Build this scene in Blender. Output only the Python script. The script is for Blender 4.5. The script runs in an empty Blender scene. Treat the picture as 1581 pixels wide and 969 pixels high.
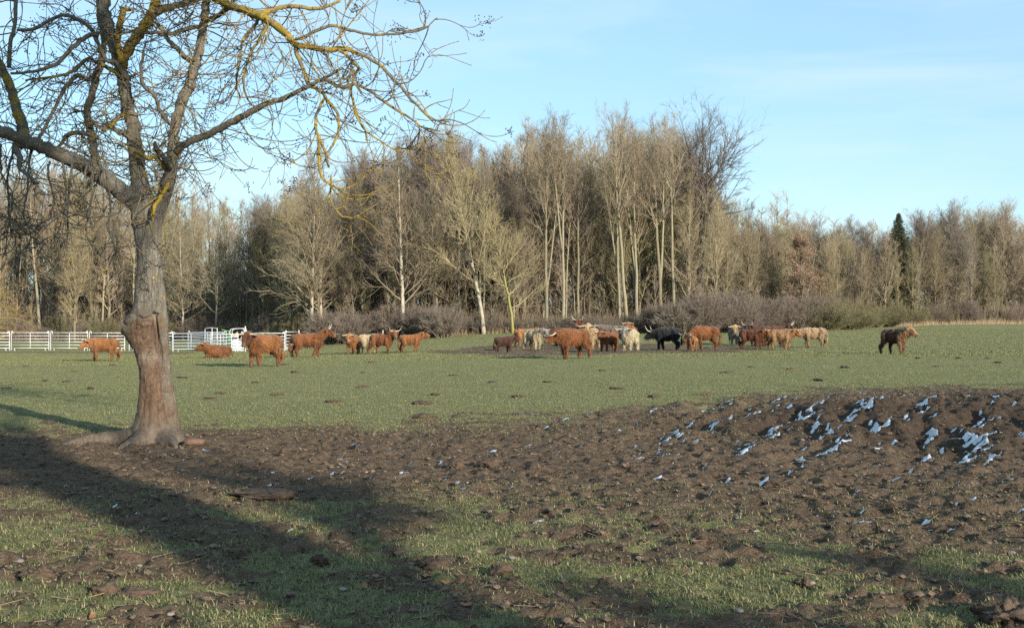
import bpy, math, random
import numpy as np
from mathutils import Vector, Matrix

R = math.radians
SC = bpy.context.scene
COL = SC.collection

# ------------------------------------------------------------------ camera, sky, sun, exposure
F, HC, HOR, W0 = 1800.0, 1.4, 508.0, 790.5          # focal length and horizon in photo pixels, eye height in metres
cam_d = bpy.data.cameras.new("camera")
cam = bpy.data.objects.new("camera", cam_d); COL.objects.link(cam)
cam_d.sensor_width = 36.0
cam_d.lens = 36.0 * F / 1581.0
cam_d.clip_start, cam_d.clip_end = 0.1, 3000
cam.location = (0, 0, HC)
cam.rotation_euler = (R(90) + math.atan((HOR - 484.5) / F), 0, 0)
SC.camera = cam

SUN_EL, SUN_AZ = R(14.0), math.atan2(0.57, -0.82)    # azimuth clockwise from +Y
SUNV = np.array([math.sin(SUN_AZ) * math.cos(SUN_EL), math.cos(SUN_AZ) * math.cos(SUN_EL), math.sin(SUN_EL)])
sun_d = bpy.data.lights.new("sun", 'SUN'); sun_d.energy = 4.3; sun_d.angle = R(0.53); sun_d.color = (1.0, 0.90, 0.74)
sun = bpy.data.objects.new("sun", sun_d); COL.objects.link(sun)
sun.rotation_euler = Vector(SUNV).to_track_quat('Z', 'Y').to_euler()
sun.location = (30, -40, 30)

world = bpy.data.worlds.new("World"); SC.world = world; world.use_nodes = True
nt = world.node_tree; nt.nodes.clear()
n_out = nt.nodes.new("ShaderNodeOutputWorld"); n_bg = nt.nodes.new("ShaderNodeBackground")
n_sky = nt.nodes.new("ShaderNodeTexSky"); n_sky.sky_type = 'NISHITA'; n_sky.sun_disc = False
n_sky.sun_elevation = SUN_EL; n_sky.sun_rotation = SUN_AZ
n_sky.air_density = 1.0; n_sky.dust_density = 0.2; n_sky.ozone_density = 1.0; n_sky.altitude = 0
n_bg.inputs[1].default_value = 0.125
tc = nt.nodes.new("ShaderNodeTexCoord")
def wnode(t, **k):
    n = nt.nodes.new(t)
    for a, b in k.items(): setattr(n, a, b)
    return n
mp = wnode("ShaderNodeMapping"); mp.inputs['Scale'].default_value = (1.6, 1.0, 9.0); mp.inputs['Rotation'].default_value = (0, R(-7), 0)
nz = wnode("ShaderNodeTexNoise"); nz.inputs['Scale'].default_value = 2.1; nz.inputs['Detail'].default_value = 7; nz.inputs['Roughness'].default_value = 0.55
nz.inputs['Distortion'].default_value = 0.5
rp = wnode("ShaderNodeValToRGB"); rp.color_ramp.elements[0].position = 0.42; rp.color_ramp.elements[1].position = 0.80
rp.color_ramp.elements[1].color = (0.50, 0.50, 0.50, 1)
mx = wnode("ShaderNodeMix", data_type='RGBA')
nt.links.new(tc.outputs['Generated'], mp.inputs['Vector']); nt.links.new(mp.outputs['Vector'], nz.inputs['Vector'])
nt.links.new(nz.outputs['Fac'], rp.inputs['Fac']); nt.links.new(rp.outputs['Color'], mx.inputs['Factor'])
tint = wnode("ShaderNodeMix", data_type='RGBA', blend_type='MULTIPLY'); tint.inputs['Factor'].default_value = 1.0; tint.inputs['B'].default_value = (0.80, 0.925, 1.0, 1)
nt.links.new(n_sky.outputs['Color'], tint.inputs['A']); even = wnode("ShaderNodeMix", data_type='RGBA'); even.inputs['Factor'].default_value = 0.55; even.inputs['B'].default_value = (1.75, 2.95, 3.95, 1)
nt.links.new(tint.outputs['Result'], even.inputs['A']); nt.links.new(even.outputs['Result'], mx.inputs['A']); mx.inputs['B'].default_value = (3.6, 4.1, 4.4, 1)
nt.links.new(mx.outputs['Result'], n_bg.inputs['Color']); nt.links.new(n_bg.outputs['Background'], n_out.inputs['Surface'])

SC.view_settings.view_transform = 'Standard'; SC.view_settings.look = 'None'
SC.view_settings.exposure = 1.0; SC.view_settings.gamma = 1.0
SC.render.engine = 'CYCLES'
SC.cycles.use_denoising = False
SC.cycles.max_bounces = 6; SC.cycles.diffuse_bounces = 3; SC.cycles.glossy_bounces = 2
SC.cycles.sample_clamp_indirect = 4.0

# ------------------------------------------------------------------ helpers
def rng(s): return np.random.default_rng(s)

def mesh_np(name, V, F4=None, F3=None, mats=(), attrs=None, smooth=True):
    V = np.asarray(V, dtype=np.float32).reshape(-1, 3)
    F4 = np.zeros((0, 4), np.int32) if F4 is None or len(F4) == 0 else np.asarray(F4, np.int32).reshape(-1, 4)
    F3 = np.zeros((0, 3), np.int32) if F3 is None or len(F3) == 0 else np.asarray(F3, np.int32).reshape(-1, 3)
    me = bpy.data.meshes.new(name)
    me.vertices.add(len(V)); me.vertices.foreach_set('co', V.ravel())
    nl = F4.size + F3.size
    me.loops.add(nl); me.loops.foreach_set('vertex_index', np.concatenate([F4.ravel(), F3.ravel()]).astype(np.int32))
    n4, n3 = len(F4), len(F3)
    me.polygons.add(n4 + n3)
    st = np.concatenate([np.arange(n4) * 4, F4.size + np.arange(n3) * 3]).astype(np.int32)
    me.polygons.foreach_set('loop_start', st)
    me.polygons.foreach_set('use_smooth', np.full(n4 + n3, smooth, dtype=bool))
    me.update(calc_edges=True); me.validate()
    for m in mats: me.materials.append(m)
    for k, a in (attrs or {}).items():
        a = np.asarray(a, np.float32)
        if a.ndim == 1:
            at = me.attributes.new(k, 'FLOAT', 'POINT'); at.data.foreach_set('value', a)
        else:
            at = me.attributes.new(k, 'FLOAT_COLOR', 'POINT')
            c = np.ones((len(a), 4), np.float32); c[:, :3] = a[:, :3]; at.data.foreach_set('color', c.ravel())
    return me

def link(name, me, parent=None, loc=(0, 0, 0), rotz=0.0):
    o = bpy.data.objects.new(name, me); COL.objects.link(o)
    o.location = loc; o.rotation_euler = (0, 0, rotz)
    if parent is not None: o.parent = parent
    return o

def tag(o, label, cat, group=None, kind=None):
    o['label'] = label; o['category'] = cat
    if group: o['group'] = group
    if kind: o['kind'] = kind
    return o

def thing(name, label, cat, loc=(0, 0, 0), rotz=0.0, group=None):
    o = bpy.data.objects.new(name, None); COL.objects.link(o)
    o.empty_display_size = 0.3; o.location = loc; o.rotation_euler = (0, 0, rotz)
    return tag(o, label, cat, group)

class Acc:
    """collects tubes and thin cones into one mesh"""
    def __init__(s): s.V, s.q, s.t, s.a, s.n = [], [], [], [], 0
    def add(s, V, q=None, t=None, a=0.0):
        V = np.asarray(V, float).reshape(-1, 3); s.V.append(V)
        if q is not None and len(q): s.q.append(np.asarray(q) + s.n)
        if t is not None and len(t): s.t.append(np.asarray(t) + s.n)
        s.a.append(np.broadcast_to(np.asarray(a, float), (len(V),)) if np.ndim(a) < 2 else a); s.n += len(V)
    def tube(s, P, r, sides=6, a=0.0, jit=0.0, rg=None):
        P = np.asarray(P, float); n = len(P); r = np.broadcast_to(np.asarray(r, float), (n,))
        T = np.gradient(P, axis=0); T /= np.linalg.norm(T, axis=1)[:, None] + 1e-9
        ref = np.array([0.31, 0.84, 0.44]) if abs(T[:, 2]).mean() > 0.6 else np.array([0.1, 0.2, 1.0])
        U = np.cross(T, ref); U /= np.linalg.norm(U, axis=1)[:, None] + 1e-9
        Vv = np.cross(T, U)
        th = np.arange(sides) * 2 * np.pi / sides
        rr = r[:, None] * np.ones((1, sides))
        if jit and rg is not None: rr = rr * (1 + jit * rg.standard_normal((n, sides)))
        ring = P[:, None, :] + rr[:, :, None] * (np.cos(th)[None, :, None] * U[:, None, :] + np.sin(th)[None, :, None] * Vv[:, None, :])
        i = np.arange(n - 1)[:, None] * sides; j = np.arange(sides)[None, :]; k = (j + 1) % sides
        q = np.stack([i + j, i + k, i + sides + k, i + sides + j], -1).reshape(-1, 4)
        VV = ring.reshape(-1, 3)
        VV = np.vstack([VV, P[:1], P[-1:]]); c0, c1 = n * sides, n * sides + 1
        jj = np.arange(sides); kk = (jj + 1) % sides; b = (n - 1) * sides
        t = np.vstack([np.stack([kk, jj, np.full(sides, c0)], -1), np.stack([b + jj, b + kk, np.full(sides, c1)], -1)])
        if np.ndim(a) == 1: a = np.concatenate([np.repeat(a, sides), [a[0], a[-1]]])
        s.add(VV, q, t, a)
    def frusta(s, P0, P1, r0, r1, a=0.0, sides=3):
        P0 = np.asarray(P0, float); P1 = np.asarray(P1, float); n = len(P0)
        if n == 0: return
        D = P1 - P0; D = D / (np.linalg.norm(D, axis=1)[:, None] + 1e-9)
        ref = np.where(np.abs(D[:, 2:3]) > 0.9, np.array([[1.0, 0, 0]]), np.array([[0, 0, 1.0]]))
        U = np.cross(D, ref); U /= np.linalg.norm(U, axis=1)[:, None] + 1e-9; Vv = np.cross(D, U)
        th = np.arange(sides) * 2 * np.pi / sides
        dirs = np.cos(th)[None, :, None] * U[:, None, :] + np.sin(th)[None, :, None] * Vv[:, None, :]
        r0 = np.broadcast_to(np.asarray(r0, float), (n,)); r1 = np.broadcast_to(np.asarray(r1, float), (n,))
        A = P0[:, None, :] + dirs * r0[:, None, None]; B = P1[:, None, :] + dirs * r1[:, None, None]
        VV = np.concatenate([A, B], 1).reshape(-1, 3)
        b = np.arange(n)[:, None] * (2 * sides); j = np.arange(sides)[None, :]; k = (j + 1) % sides
        q = np.stack([b + j, b + k, b + sides + k, b + sides + j], -1).reshape(-1, 4)
        s.add(VV, q, None, np.repeat(np.broadcast_to(np.asarray(a, float), (n,)), 2 * sides))
    def mesh(s, name, mats=(), attr='tone', smooth=True):
        V = np.vstack(s.V); q = np.vstack(s.q) if s.q else None; t = np.vstack(s.t) if s.t else None
        return mesh_np(name, V, q, t, mats, {attr: np.concatenate(s.a)}, smooth)

def catmull(P, n):
    P = np.asarray(P, float); m = len(P)
    Q = np.vstack([2 * P[0] - P[1], P, 2 * P[-1] - P[-2]])
    out = []
    for u in np.linspace(0, m - 1 - 1e-6, n):
        i = int(u); t = u - i; a, b, c, d = Q[i], Q[i + 1], Q[i + 2], Q[i + 3]
        out.append(0.5 * (2 * b + (c - a) * t + (2 * a - 5 * b + 4 * c - d) * t * t + (3 * b - a - 3 * c + d) * t ** 3))
    return np.array(out)

def hash2(ix, iy, seed):
    h = (ix.astype(np.int64) * 374761393 + iy.astype(np.int64) * 668265263 + seed * 974711) & 0x7fffffff
    h = ((h ^ (h >> 13)) * 1274126177) & 0x7fffffff
    h = ((h ^ (h >> 16)) * 2246822519) & 0x7fffffff
    return ((h ^ (h >> 15)) & 0xffffff) / float(0xffffff)
def vn(x, y, seed=0):
    x = np.asarray(x, float); y = np.asarray(y, float)
    ix = np.floor(x); iy = np.floor(y); fx = x - ix; fy = y - iy
    fx = fx * fx * fx * (fx * (fx * 6 - 15) + 10); fy = fy * fy * fy * (fy * (fy * 6 - 15) + 10)
    a = hash2(ix, iy, seed); b = hash2(ix + 1, iy, seed); c = hash2(ix, iy + 1, seed); d = hash2(ix + 1, iy + 1, seed)
    return (a * (1 - fx) + b * fx) * (1 - fy) + (c * (1 - fx) + d * fx) * fy
def fbm(x, y, oct=4, seed=0, rough=0.5):
    s = 0; a = 1; tot = 0
    for o in range(oct):
        s = s + a * vn(x * 2 ** o + 17.3 * o, y * 2 ** o - 9.1 * o, seed + o); tot += a; a *= rough
    return s / tot
def sst(a, b, x):
    t = np.clip((x - a) / (b - a), 0, 1); return t * t * (3 - 2 * t)

# ------------------------------------------------------------------ materials (all procedural)
def new_mat(name):
    m = bpy.data.materials.new(name); m.use_nodes = True; t = m.node_tree
    return m, t, t.nodes['Principled BSDF']
def N(t, kind, ins=None, **k):
    n = t.nodes.new(kind)
    for a, b in k.items(): setattr(n, a, b)
    for a, b in (ins or {}).items():
        if isinstance(b, bpy.types.NodeSocket): t.links.new(b, n.inputs[a])
        else: n.inputs[a].default_value = b
    return n
def c4(c): return (c[0], c[1], c[2], 1.0)
def mixc(t, f, a, b, blend='MIX'):
    n = N(t, "ShaderNodeMix", data_type='RGBA', blend_type=blend)
    for key, v in (('Factor', f), ('A', a), ('B', b)):
        if isinstance(v, bpy.types.NodeSocket): t.links.new(v, n.inputs[key])
        else: n.inputs[key].default_value = v if key == 'Factor' else c4(v)
    return n.outputs['Result']
def noise(t, vec, scale, detail=4, rough=0.55, lo=0.35, hi=0.65, dist=0.0):
    n = N(t, "ShaderNodeTexNoise", {'Scale': scale, 'Detail': detail, 'Roughness': rough, 'Distortion': dist})
    if vec is not None: t.links.new(vec, n.inputs['Vector'])
    m = N(t, "ShaderNodeMapRange", {'Value': n.outputs['Fac'], 'From Min': lo, 'From Max': hi})
    return m.outputs['Result']
def objvec(t, scale=(1, 1, 1)):
    n = N(t, "ShaderNodeTexCoord"); m = N(t, "ShaderNodeMapping", {'Vector': n.outputs['Object'], 'Scale': scale}); return m.outputs['Vector']
def worldvec(t, scale=(1, 1, 1)):
    n = N(t, "ShaderNodeNewGeometry"); m = N(t, "ShaderNodeMapping", {'Vector': n.outputs['Position'], 'Scale': scale}); return m.outputs['Vector']
def attr(t, name): return N(t, "ShaderNodeAttribute", attribute_name=name)
def bump(t, p, h, strength, dist=0.02):
    b = N(t, "ShaderNodeBump", {'Strength': strength, 'Distance': dist, 'Height': h}); t.links.new(b.outputs['Normal'], p.inputs['Normal'])

def bark_mat(name, c1, c2, lichen=None, lich_amt=0.0, scale=3.0, stretch=0.25, rand=0.25):
    m, t, p = new_mat(name); v = objvec(t, (1, 1, stretch))
    f = noise(t, v, scale * 4, 6, 0.65)
    c = mixc(t, f, c1, c2)
    if lichen:
        g = noise(t, objvec(t), scale * 1.3, 5, 0.6, 0.62 - lich_amt, 0.72 - lich_amt)
        c = mixc(t, g, c, lichen)
    oi = N(t, "ShaderNodeObjectInfo")
    mr = N(t, "ShaderNodeMapRange", {'Value': oi.outputs['Random'], 'To Min': 1 - rand, 'To Max': 1 + rand})
    hs = N(t, "ShaderNodeHueSaturation", {'Value': mr.outputs['Result'], 'Color': c})
    t.links.new(hs.outputs['Color'], p.inputs['Base Color']); p.inputs['Roughness'].default_value = 0.9
    p.inputs['Specular IOR Level'].default_value = 0.15
    bump(t, p, f, 0.6, 0.02)
    return m
def twig_mat(name, c1, c2, rand=0.25):
    m, t, p = new_mat(name)
    a = attr(t, 'tone'); c = mixc(t, a.outputs['Fac'], c1, c2)
    oi = N(t, "ShaderNodeObjectInfo")
    mr = N(t, "ShaderNodeMapRange", {'Value': oi.outputs['Random'], 'To Min': 1 - rand, 'To Max': 1 + rand})
    mh = N(t, "ShaderNodeMath", {0: oi.outputs['Random'], 1: 7.31}, operation='MULTIPLY')
    fr = N(t, "ShaderNodeMath", {0: mh.outputs[0]}, operation='FRACT')
    hr = N(t, "ShaderNodeMapRange", {'Value': fr.outputs[0], 'To Min': 0.485, 'To Max': 0.515})
    hs = N(t, "ShaderNodeHueSaturation", {'Hue': hr.outputs['Result'], 'Value': mr.outputs['Result'], 'Color': c})
    t.links.new(hs.outputs['Color'], p.inputs['Base Color']); p.inputs['Roughness'].default_value = 0.85
    p.inputs['Specular IOR Level'].default_value = 0.15
    return m
def plain_mat(name, c1, c2, scale=8, rough=0.6, b=0.2, metal=0.0):
    m, t, p = new_mat(name); f = noise(t, objvec(t), scale, 5)
    t.links.new(mixc(t, f, c1, c2), p.inputs['Base Color']); p.inputs['Roughness'].default_value = rough; p.inputs['Metallic'].default_value = metal
    if b: bump(t, p, f, b, 0.01)
    return m

# ------------------------------------------------------------------ terrain
CP = []
def cpx(px, py, ppm): CP.append(((px - W0) / ppm, F / ppm, HC - (py - HOR) / ppm))
for a in [(400, 565, 41), (160, 557, 34), (0, 541, 19.7), (200, 541, 19.7), (440, 541, 19.7), (50, 525, 14.5), (450, 522, 15.2), (885, 552, 39), (820, 540, 29),
          (700, 515, 19), (1000, 512, 19), (1133, 532, 26), (1207, 540, 31), (1383, 545, 35), (1500, 500, 14), (1300, 517, 21), (480, 550, 32), (620, 546, 29), (1581, 500, 13.8)]: cpx(*a)
for x, y, z in [(0, 0, 0), (-6, 5, 0), (6, 5, 0), (-8, 14, 0), (0, 14, 0), (8, 14, 0), (0, 25, 0), (-12, 25, 0), (14, 25, 0.06), (-70, 60, -.1), (70, 60, .9), (-95, 200, .5), (95, 200, 2.6),
                (0, 200, 1.7), (0, -30, 0), (30, -20, 0), (-30, -20, 0)]: CP.append((x, y, z))
CP = np.array(CP)
def tpsk(r2): return 0.5 * r2 * np.log(r2 + 1e-6)
def _fit():
    P = CP[:, :2] / 50; n = len(P)
    K = tpsk(((P[:, None] - P[None]) ** 2).sum(-1)) + np.eye(n) * 0.003
    A = np.zeros((n + 3, n + 3)); A[:n, :n] = K; A[:n, n] = 1; A[:n, n + 1:] = P; A[n, :n] = 1; A[n + 1:, :n] = P.T
    return np.linalg.solve(A, np.concatenate([CP[:, 2], np.zeros(3)]))
TW = _fit()
def base_z(X, Y):
    X = np.asarray(X, float); Y = np.asarray(Y, float)
    x = np.clip(X, -100, 100) / 50; y = np.clip(Y, -35, 210) / 50
    z = TW[-3] + TW[-2] * x + TW[-1] * y
    for (a, b, _), w in zip(CP, TW[:-3]): z = z + w * tpsk((x - a / 50) ** 2 + (y - b / 50) ** 2)
    return z + 0.15 * np.exp(-((X - 8.2) / 4.6) ** 2 - ((Y - 20.5) / 4.2) ** 2)
FUR = np.array([0.36, 0.93])                          # the direction the hoof ruts run in
def rut_noise(X, Y, seed=5):
    u = X * FUR[0] + Y * FUR[1]; v = X * FUR[1] - Y * FUR[0]
    w = 0.35 * (fbm(X * 1.1, Y * 1.1, 2, seed + 50) - .5)
    return fbm(v / 0.42 + w, u / 1.5 + w, 3, seed, 0.5)
def rut_region(X, Y):
    return np.clip(1.25 * np.exp(-((X - 6.8) / 4.6) ** 2 - ((Y - 17.0) / 4.4) ** 2), 0, 1)
def mud_mask(X, Y):
    n = fbm(X / 2.2, Y / 2.2, 4, 11, 0.6); n2 = fbm(X / 0.5, Y / 0.5, 3, 23, 0.6)
    yb = np.interp(X, [-9, -7, -3.6, 1.2, 4, 7, 12], [15.6, 15.9, 16.8, 19.4, 22.5, 26, 27])
    far = 1 - sst(-3.4, 3.2, Y - yb + 4.5 * (n - .5) + 5.5 * (n2 - .5))
    near = .26 + .74 * sst(-2.0, 2.2, Y - np.interp(X, [-6, 0, 3, 6], [9.6, 9.4, 8.0, 7.4]) + 4.5 * (n - .5) + 2.6 * (n2 - .5))
    m = far * np.clip(near + 0.85 * sst(.44, .62, .25 * n + .75 * fbm(X / .45, Y / .32, 4, 77, .65)), 0, 1)
    cx, cy = (X - 4.6) / 9.0, (Y - 62) / 12.0
    herd = 1 - sst(.75, 1.15, np.hypot(cx, cy) + .9 * (fbm(X / 3, Y / 3, 3, 31) - .5))
    strip = np.exp(-((Y - 87.5 + .2 * n) / 2.2) ** 2) * (X < -24) * sst(.3, .5, fbm(X / 2, Y / 2, 3, 41) + .12)
    base = np.exp(-(np.hypot(X + 4.4, Y - 14.3) / 1.5) ** 2) * 1.3
    return np.clip(np.maximum.reduce([m, herd, strip * .9, base]), 0, 1)
def ground_parts(X, Y):
    z = base_z(X, Y); m = mud_mask(X, Y); near = 1 - sst(24, 42, Y)
    rr = rut_region(X, Y)
    r = rut_noise(X, Y)
    z = z + near * (0.05 * (fbm(X / 1.3, Y / 1.3, 2, 3) - .5)) + (1 - near) * .05 * (fbm(X / 4, Y / 4, 2, 4) - .5)
    z = z + rr * (0.50 * (r - .5))
    cl = fbm(X / 0.105, Y / 0.105, 3, 7, 0.7); cl2 = vn(X / 0.21, Y / 0.21, 91)
    z = z + near * (m * (0.072 + .05 * rr) + 0.018) * (cl - .5) + near * m * .03 * sst(.78, .97, cl2)
    c0x, c0y = np.floor(X / .30), np.floor(Y / .30); hoof = np.zeros_like(z)
    for i in (-1, 0, 1):
        for j in (-1, 0, 1):
            gx, gy = c0x + i, c0y + j; hx = (gx + .15 + .7 * hash2(gx, gy, 601)) * .30; hy = (gy + .15 + .7 * hash2(gx, gy, 602)) * .30
            d = np.hypot(X - hx, (Y - hy) * .85) / (.055 + .03 * hash2(gx, gy, 603)); k = hash2(gx, gy, 604) < .75
            hoof = hoof + k * (-.042 * np.exp(-d ** 4) + .016 * np.exp(-((d - 1.45) / .35) ** 2))
    z = z + near * m * hoof * (1 - .5 * rr)
    herd = m * sst(45, 52, Y) * (1 - sst(80, 84, Y))
    z = z + herd * .22 * (fbm(X / 1.1, Y / 1.1, 3, 61) - .45)
    return z, m, rr
def ground_z(x, y):
    return float(ground_parts(np.array([float(x)]), np.array([float(y)]))[0][0])
def at(px, ppm, dy=0.0):
    x, y = (px - W0) / ppm, F / ppm + dy
    return x, y, ground_z(x, y)

def build_ground():
    def grow(a, b, s0, k):
        out = [a]; s = s0
        while out[-1] < b: out.append(out[-1] + s); s *= k
        return out
    ys = np.array(sorted(set(grow(3.5, 27, .022, 1.0027) + [-v for v in grow(-3.45, 60, .3, 1.12)] + grow(27.1, 100, .12, 1.012) + grow(101.5, 900, 1.2, 1.06))))
    xr = list(np.arange(-9.5, 13.0, 0.036)); xs = np.array(sorted(xr + grow(13.05, 60, .06, 1.03) + grow(62, 700, 2, 1.12) + [-v for v in grow(9.55, 60, .06, 1.03)] + [-v for v in grow(62, 700, 2, 1.12)]))
    X, Y = np.meshgrid(xs, ys); ny, nx = X.shape
    z, m, rr = ground_parts(X.ravel(), Y.ravel())
    V = np.stack([X.ravel(), Y.ravel(), z], -1)
    i = (np.arange(ny - 1)[:, None] * nx + np.arange(nx - 1)[None, :]).ravel()
    Q = np.stack([i, i + 1, i + nx + 1, i + nx], -1)
    mt, t, p = new_mat("pasture_ground")
    wv = worldvec(t)
    a = attr(t, 'mud').outputs['Fac']
    g = mixc(t, noise(t, wv, 0.35, 5, .6), (0.230, 0.228, 0.100), (0.295, 0.272, 0.142))
    g = mixc(t, noise(t, wv, 3.0, 6, .7, .4, .62), g, (0.195, 0.212, 0.082))
    g = mixc(t, noise(t, wv, 16, 5, .7, .52, .68), g, (0.29, 0.245, 0.15))
    g = mixc(t, noise(t, wv, 1.1, 6, .75, .58, .70), g, (0.19, 0.155, 0.095))
    md = mixc(t, noise(t, wv, 2.2, 6, .65), (0.088, 0.059, 0.040), (0.180, 0.124, 0.083))
    md = mixc(t, noise(t, wv, 22, 5, .7, .4, .7), md, (0.235, 0.172, 0.118))
    md = mixc(t, noise(t, wv, 7, 5, .7, .55, .7), md, (0.040, 0.027, 0.019))
    ed = N(t, "ShaderNodeMath", {0: noise(t, wv, 9, 5, .7, .3, .7), 1: -0.5}, operation='ADD')
    ed2 = N(t, "ShaderNodeMath", {0: ed.outputs[0], 1: .9, 2: a}, operation='MULTIPLY_ADD')
    fm = N(t, "ShaderNodeMapRange", {'Value': ed2.outputs[0], 'From Min': .32, 'From Max': .62})
    wet = attr(t, 'wet').outputs['Fac']; md = mixc(t, wet, md, mixc(t, noise(t, wv, 6, 5, .7), (.046, .033, .025), (.105, .075, .053)))
    t.links.new(mixc(t, fm.outputs['Result'], g, md), p.inputs['Base Color'])
    p.inputs['Roughness'].default_value = 0.95; p.inputs['Specular IOR Level'].default_value = 0.1
    hb_ = N(t, "ShaderNodeMath", {0: noise(t, wv, 55, 5, .7, .2, .8), 1: noise(t, wv, 17, 5, .7, .25, .75)}, operation='ADD')
    bump(t, p, hb_.outputs[0], 1.0, .03)
    me = mesh_np("ground", V, Q, None, [mt], {'mud': m, 'wet': .85 * sst(.25, .8, rr + .5 * (fbm(X.ravel() / 1.2, Y.ravel() / 1.2, 3, 404) - .5))})
    o = link("ground", me); tag(o, "grazed green pasture with trampled brown mud in the foreground", "ground", kind='structure'); o['kind'] = 'structure'
    # snow lies on the rut sides turned away from the sun
    sel = (ys > 8) & (ys < 26); selx = (xs > -4) & (xs < 13)
    iy = np.where(sel)[0]; ix = np.where(selx)[0]
    Xs, Ys = X[np.ix_(iy, ix)], Y[np.ix_(iy, ix)]; Zs = z.reshape(ny, nx)[np.ix_(iy, ix)]
    Zb = Zs.copy()
    for _ in range(3): Zb[1:-1, 1:-1] = (Zb[1:-1, 1:-1] * 2 + Zb[:-2, 1:-1] + Zb[2:, 1:-1] + Zb[1:-1, :-2] + Zb[1:-1, 2:]) / 6
    gy, gx = np.gradient(Zb, ys[iy], xs[ix])
    shade = (gx * SUNV[0] + gy * SUNV[1]) - SUNV[2]
    rr_ = rut_region(Xs, Ys)
    uu = Xs * FUR[0] + Ys * FUR[1]; vv = Xs * FUR[1] - Ys * FUR[0]; lump = vn(vv / .065, uu / .21, 17) * .6 + vn(vv / .15, uu / .16, 19) * .4; patch = fbm(Xs / 1.1, Ys / 1.1, 3, 71, .5)
    wide = np.clip(1.15 * np.exp(-((Xs - 6.2) / 6.8) ** 2 - ((Ys - 15.5) / 6.8) ** 2), 0, 1)
    score = sst(-.02, .25, shade) * .8 + (patch - .5) * 1.0 + (lump - .5) * 3.6 + .60 * wide - .62
    ms = (score > 0) & (shade > -.05) & (wide > .05) & (mud_mask(Xs, Ys) > .3)
    hh = np.where(ms, .013, -.02)
    Vs = np.stack([Xs, Ys, Zs + hh], -1).reshape(-1, 3)
    n_y, n_x = Xs.shape
    fi = (np.arange(n_y - 1)[:, None] * n_x + np.arange(n_x - 1)[None, :])
    anyv = ms[:-1, :-1] | ms[1:, :-1] | ms[:-1, 1:] | ms[1:, 1:]
    cnt = ms[:-1, :-1].astype(int) + ms[1:, :-1] + ms[:-1, 1:] + ms[1:, 1:]
    fi = fi[cnt >= 2].ravel()
    Qs = np.stack([fi, fi + 1, fi + n_x + 1, fi + n_x], -1)
    used = np.unique(Qs); remap = np.full(len(Vs), -1); remap[used] = np.arange(len(used))
    sm, t, p = new_mat("old_snow"); wv = worldvec(t)
    t.links.new(mixc(t, noise(t, wv, 20, 5, .7, .45, .75), (.62, .64, .68), (.28, .25, .23)), p.inputs['Base Color'])
    p.inputs['Roughness'].default_value = .7
    o = link("snow", mesh_np("snow", Vs[used], remap[Qs], None, [sm]))
    tag(o, "thin broken snow lying in the shaded mud ruts", "snow", kind='stuff')
build_ground()

# ------------------------------------------------------------------ grass, straw, clods (nobody could count them)
def blades(name, specs, mat, seed):
    g = rng(seed); Vs, T, A = [], [], []; n0 = 0
    for (n, y0, y1, pw, h0, h1, w, thr) in specs:
        Y = (y0 ** pw + g.random(n) * (y1 ** pw - y0 ** pw)) ** (1 / pw)
        X = (g.random(n) * 2 - 1) * (Y * .45 + 1.2)
        tuft = g.random(n) < .55                          # most blades gather in tufts
        k = max(1, n // 14); c = g.integers(0, k, n)
        cx = X[:k][c]; cy = Y[:k][c]
        X = np.where(tuft, cx + g.normal(0, .05, n), X); Y = np.where(tuft, cy + g.normal(0, .05, n), Y)
        z, m, rr = ground_parts(X, Y)
        q_ = 1 if y0 < 40 else 6; dens = fbm(X / .22 / q_, Y / .18 / q_, 3, 201, .6)
        keep = ((m + (g.random(n) - .5) * .7 + (dens - .5) * 2.0 < thr) | (g.random(n) < (.10 * (1 - sst(9, 13, Y))) + .10 * sst(12, 16, Y))) & (rr < .75)
        X, Y, z = X[keep], Y[keep], z[keep]; q = len(X)
        h = (h0 + (h1 - h0) * g.random(q) ** 1.6) * (.55 + 1.0 * dens[keep]); th = g.random(q) * 6.283; ln = (.35 + 1.0 * g.random(q)) * h
        d = np.stack([np.cos(th), np.sin(th)], -1); s = np.stack([-d[:, 1], d[:, 0]], -1)
        P = np.stack([X, Y, z - .006], -1)
        ww = w * (.6 + .8 * g.random(q))
        v0 = P.copy(); v0[:, :2] += s * ww[:, None]; v1 = P.copy(); v1[:, :2] -= s * ww[:, None]
        md = P.copy(); md[:, :2] += d * (ln * .35)[:, None]; md[:, 2] += h * .65
        v2 = md.copy(); v2[:, :2] += s * (ww * .7)[:, None]; v3 = md.copy(); v3[:, :2] -= s * (ww * .7)[:, None]
        tp = P.copy(); tp[:, :2] += d * ln[:, None]; tp[:, 2] += h * .95
        VV = np.stack([v0, v1, v2, v3, tp], 1).reshape(-1, 3); b = np.arange(q)[:, None] * 5 + n0
        T.append(np.concatenate([b + [0, 1, 3], b + [0, 3, 2], b + [2, 3, 4]])); Vs.append(VV)
        A.append(np.repeat(g.random(q) ** 1.25 * .95 if y0 < 8 else .36 + .32 * g.random(q), 5)); n0 += len(VV)
    return link(name, mesh_np(name, np.vstack(Vs), None, np.vstack(T), [mat], {'tone': np.concatenate(A)}))
def grass_mat():
    m, t, p = new_mat("grass_blades"); a = attr(t, 'tone').outputs['Fac']
    r = N(t, "ShaderNodeValToRGB", {'Fac': a}); e = r.color_ramp.elements
    e[0].position = 0; e[0].color = (.062, .074, .028, 1); e[1].position = 1; e[1].color = (.30, .245, .15, 1)
    x = e.new(.45); x.color = (.120, .130, .052, 1); x = e.new(.72); x.color = (.245, .226, .116, 1)
    t.links.new(r.outputs['Color'], p.inputs['Base Color']); p.inputs['Roughness'].default_value = .7
    p.inputs['Specular IOR Level'].default_value = .2
    return m
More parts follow.
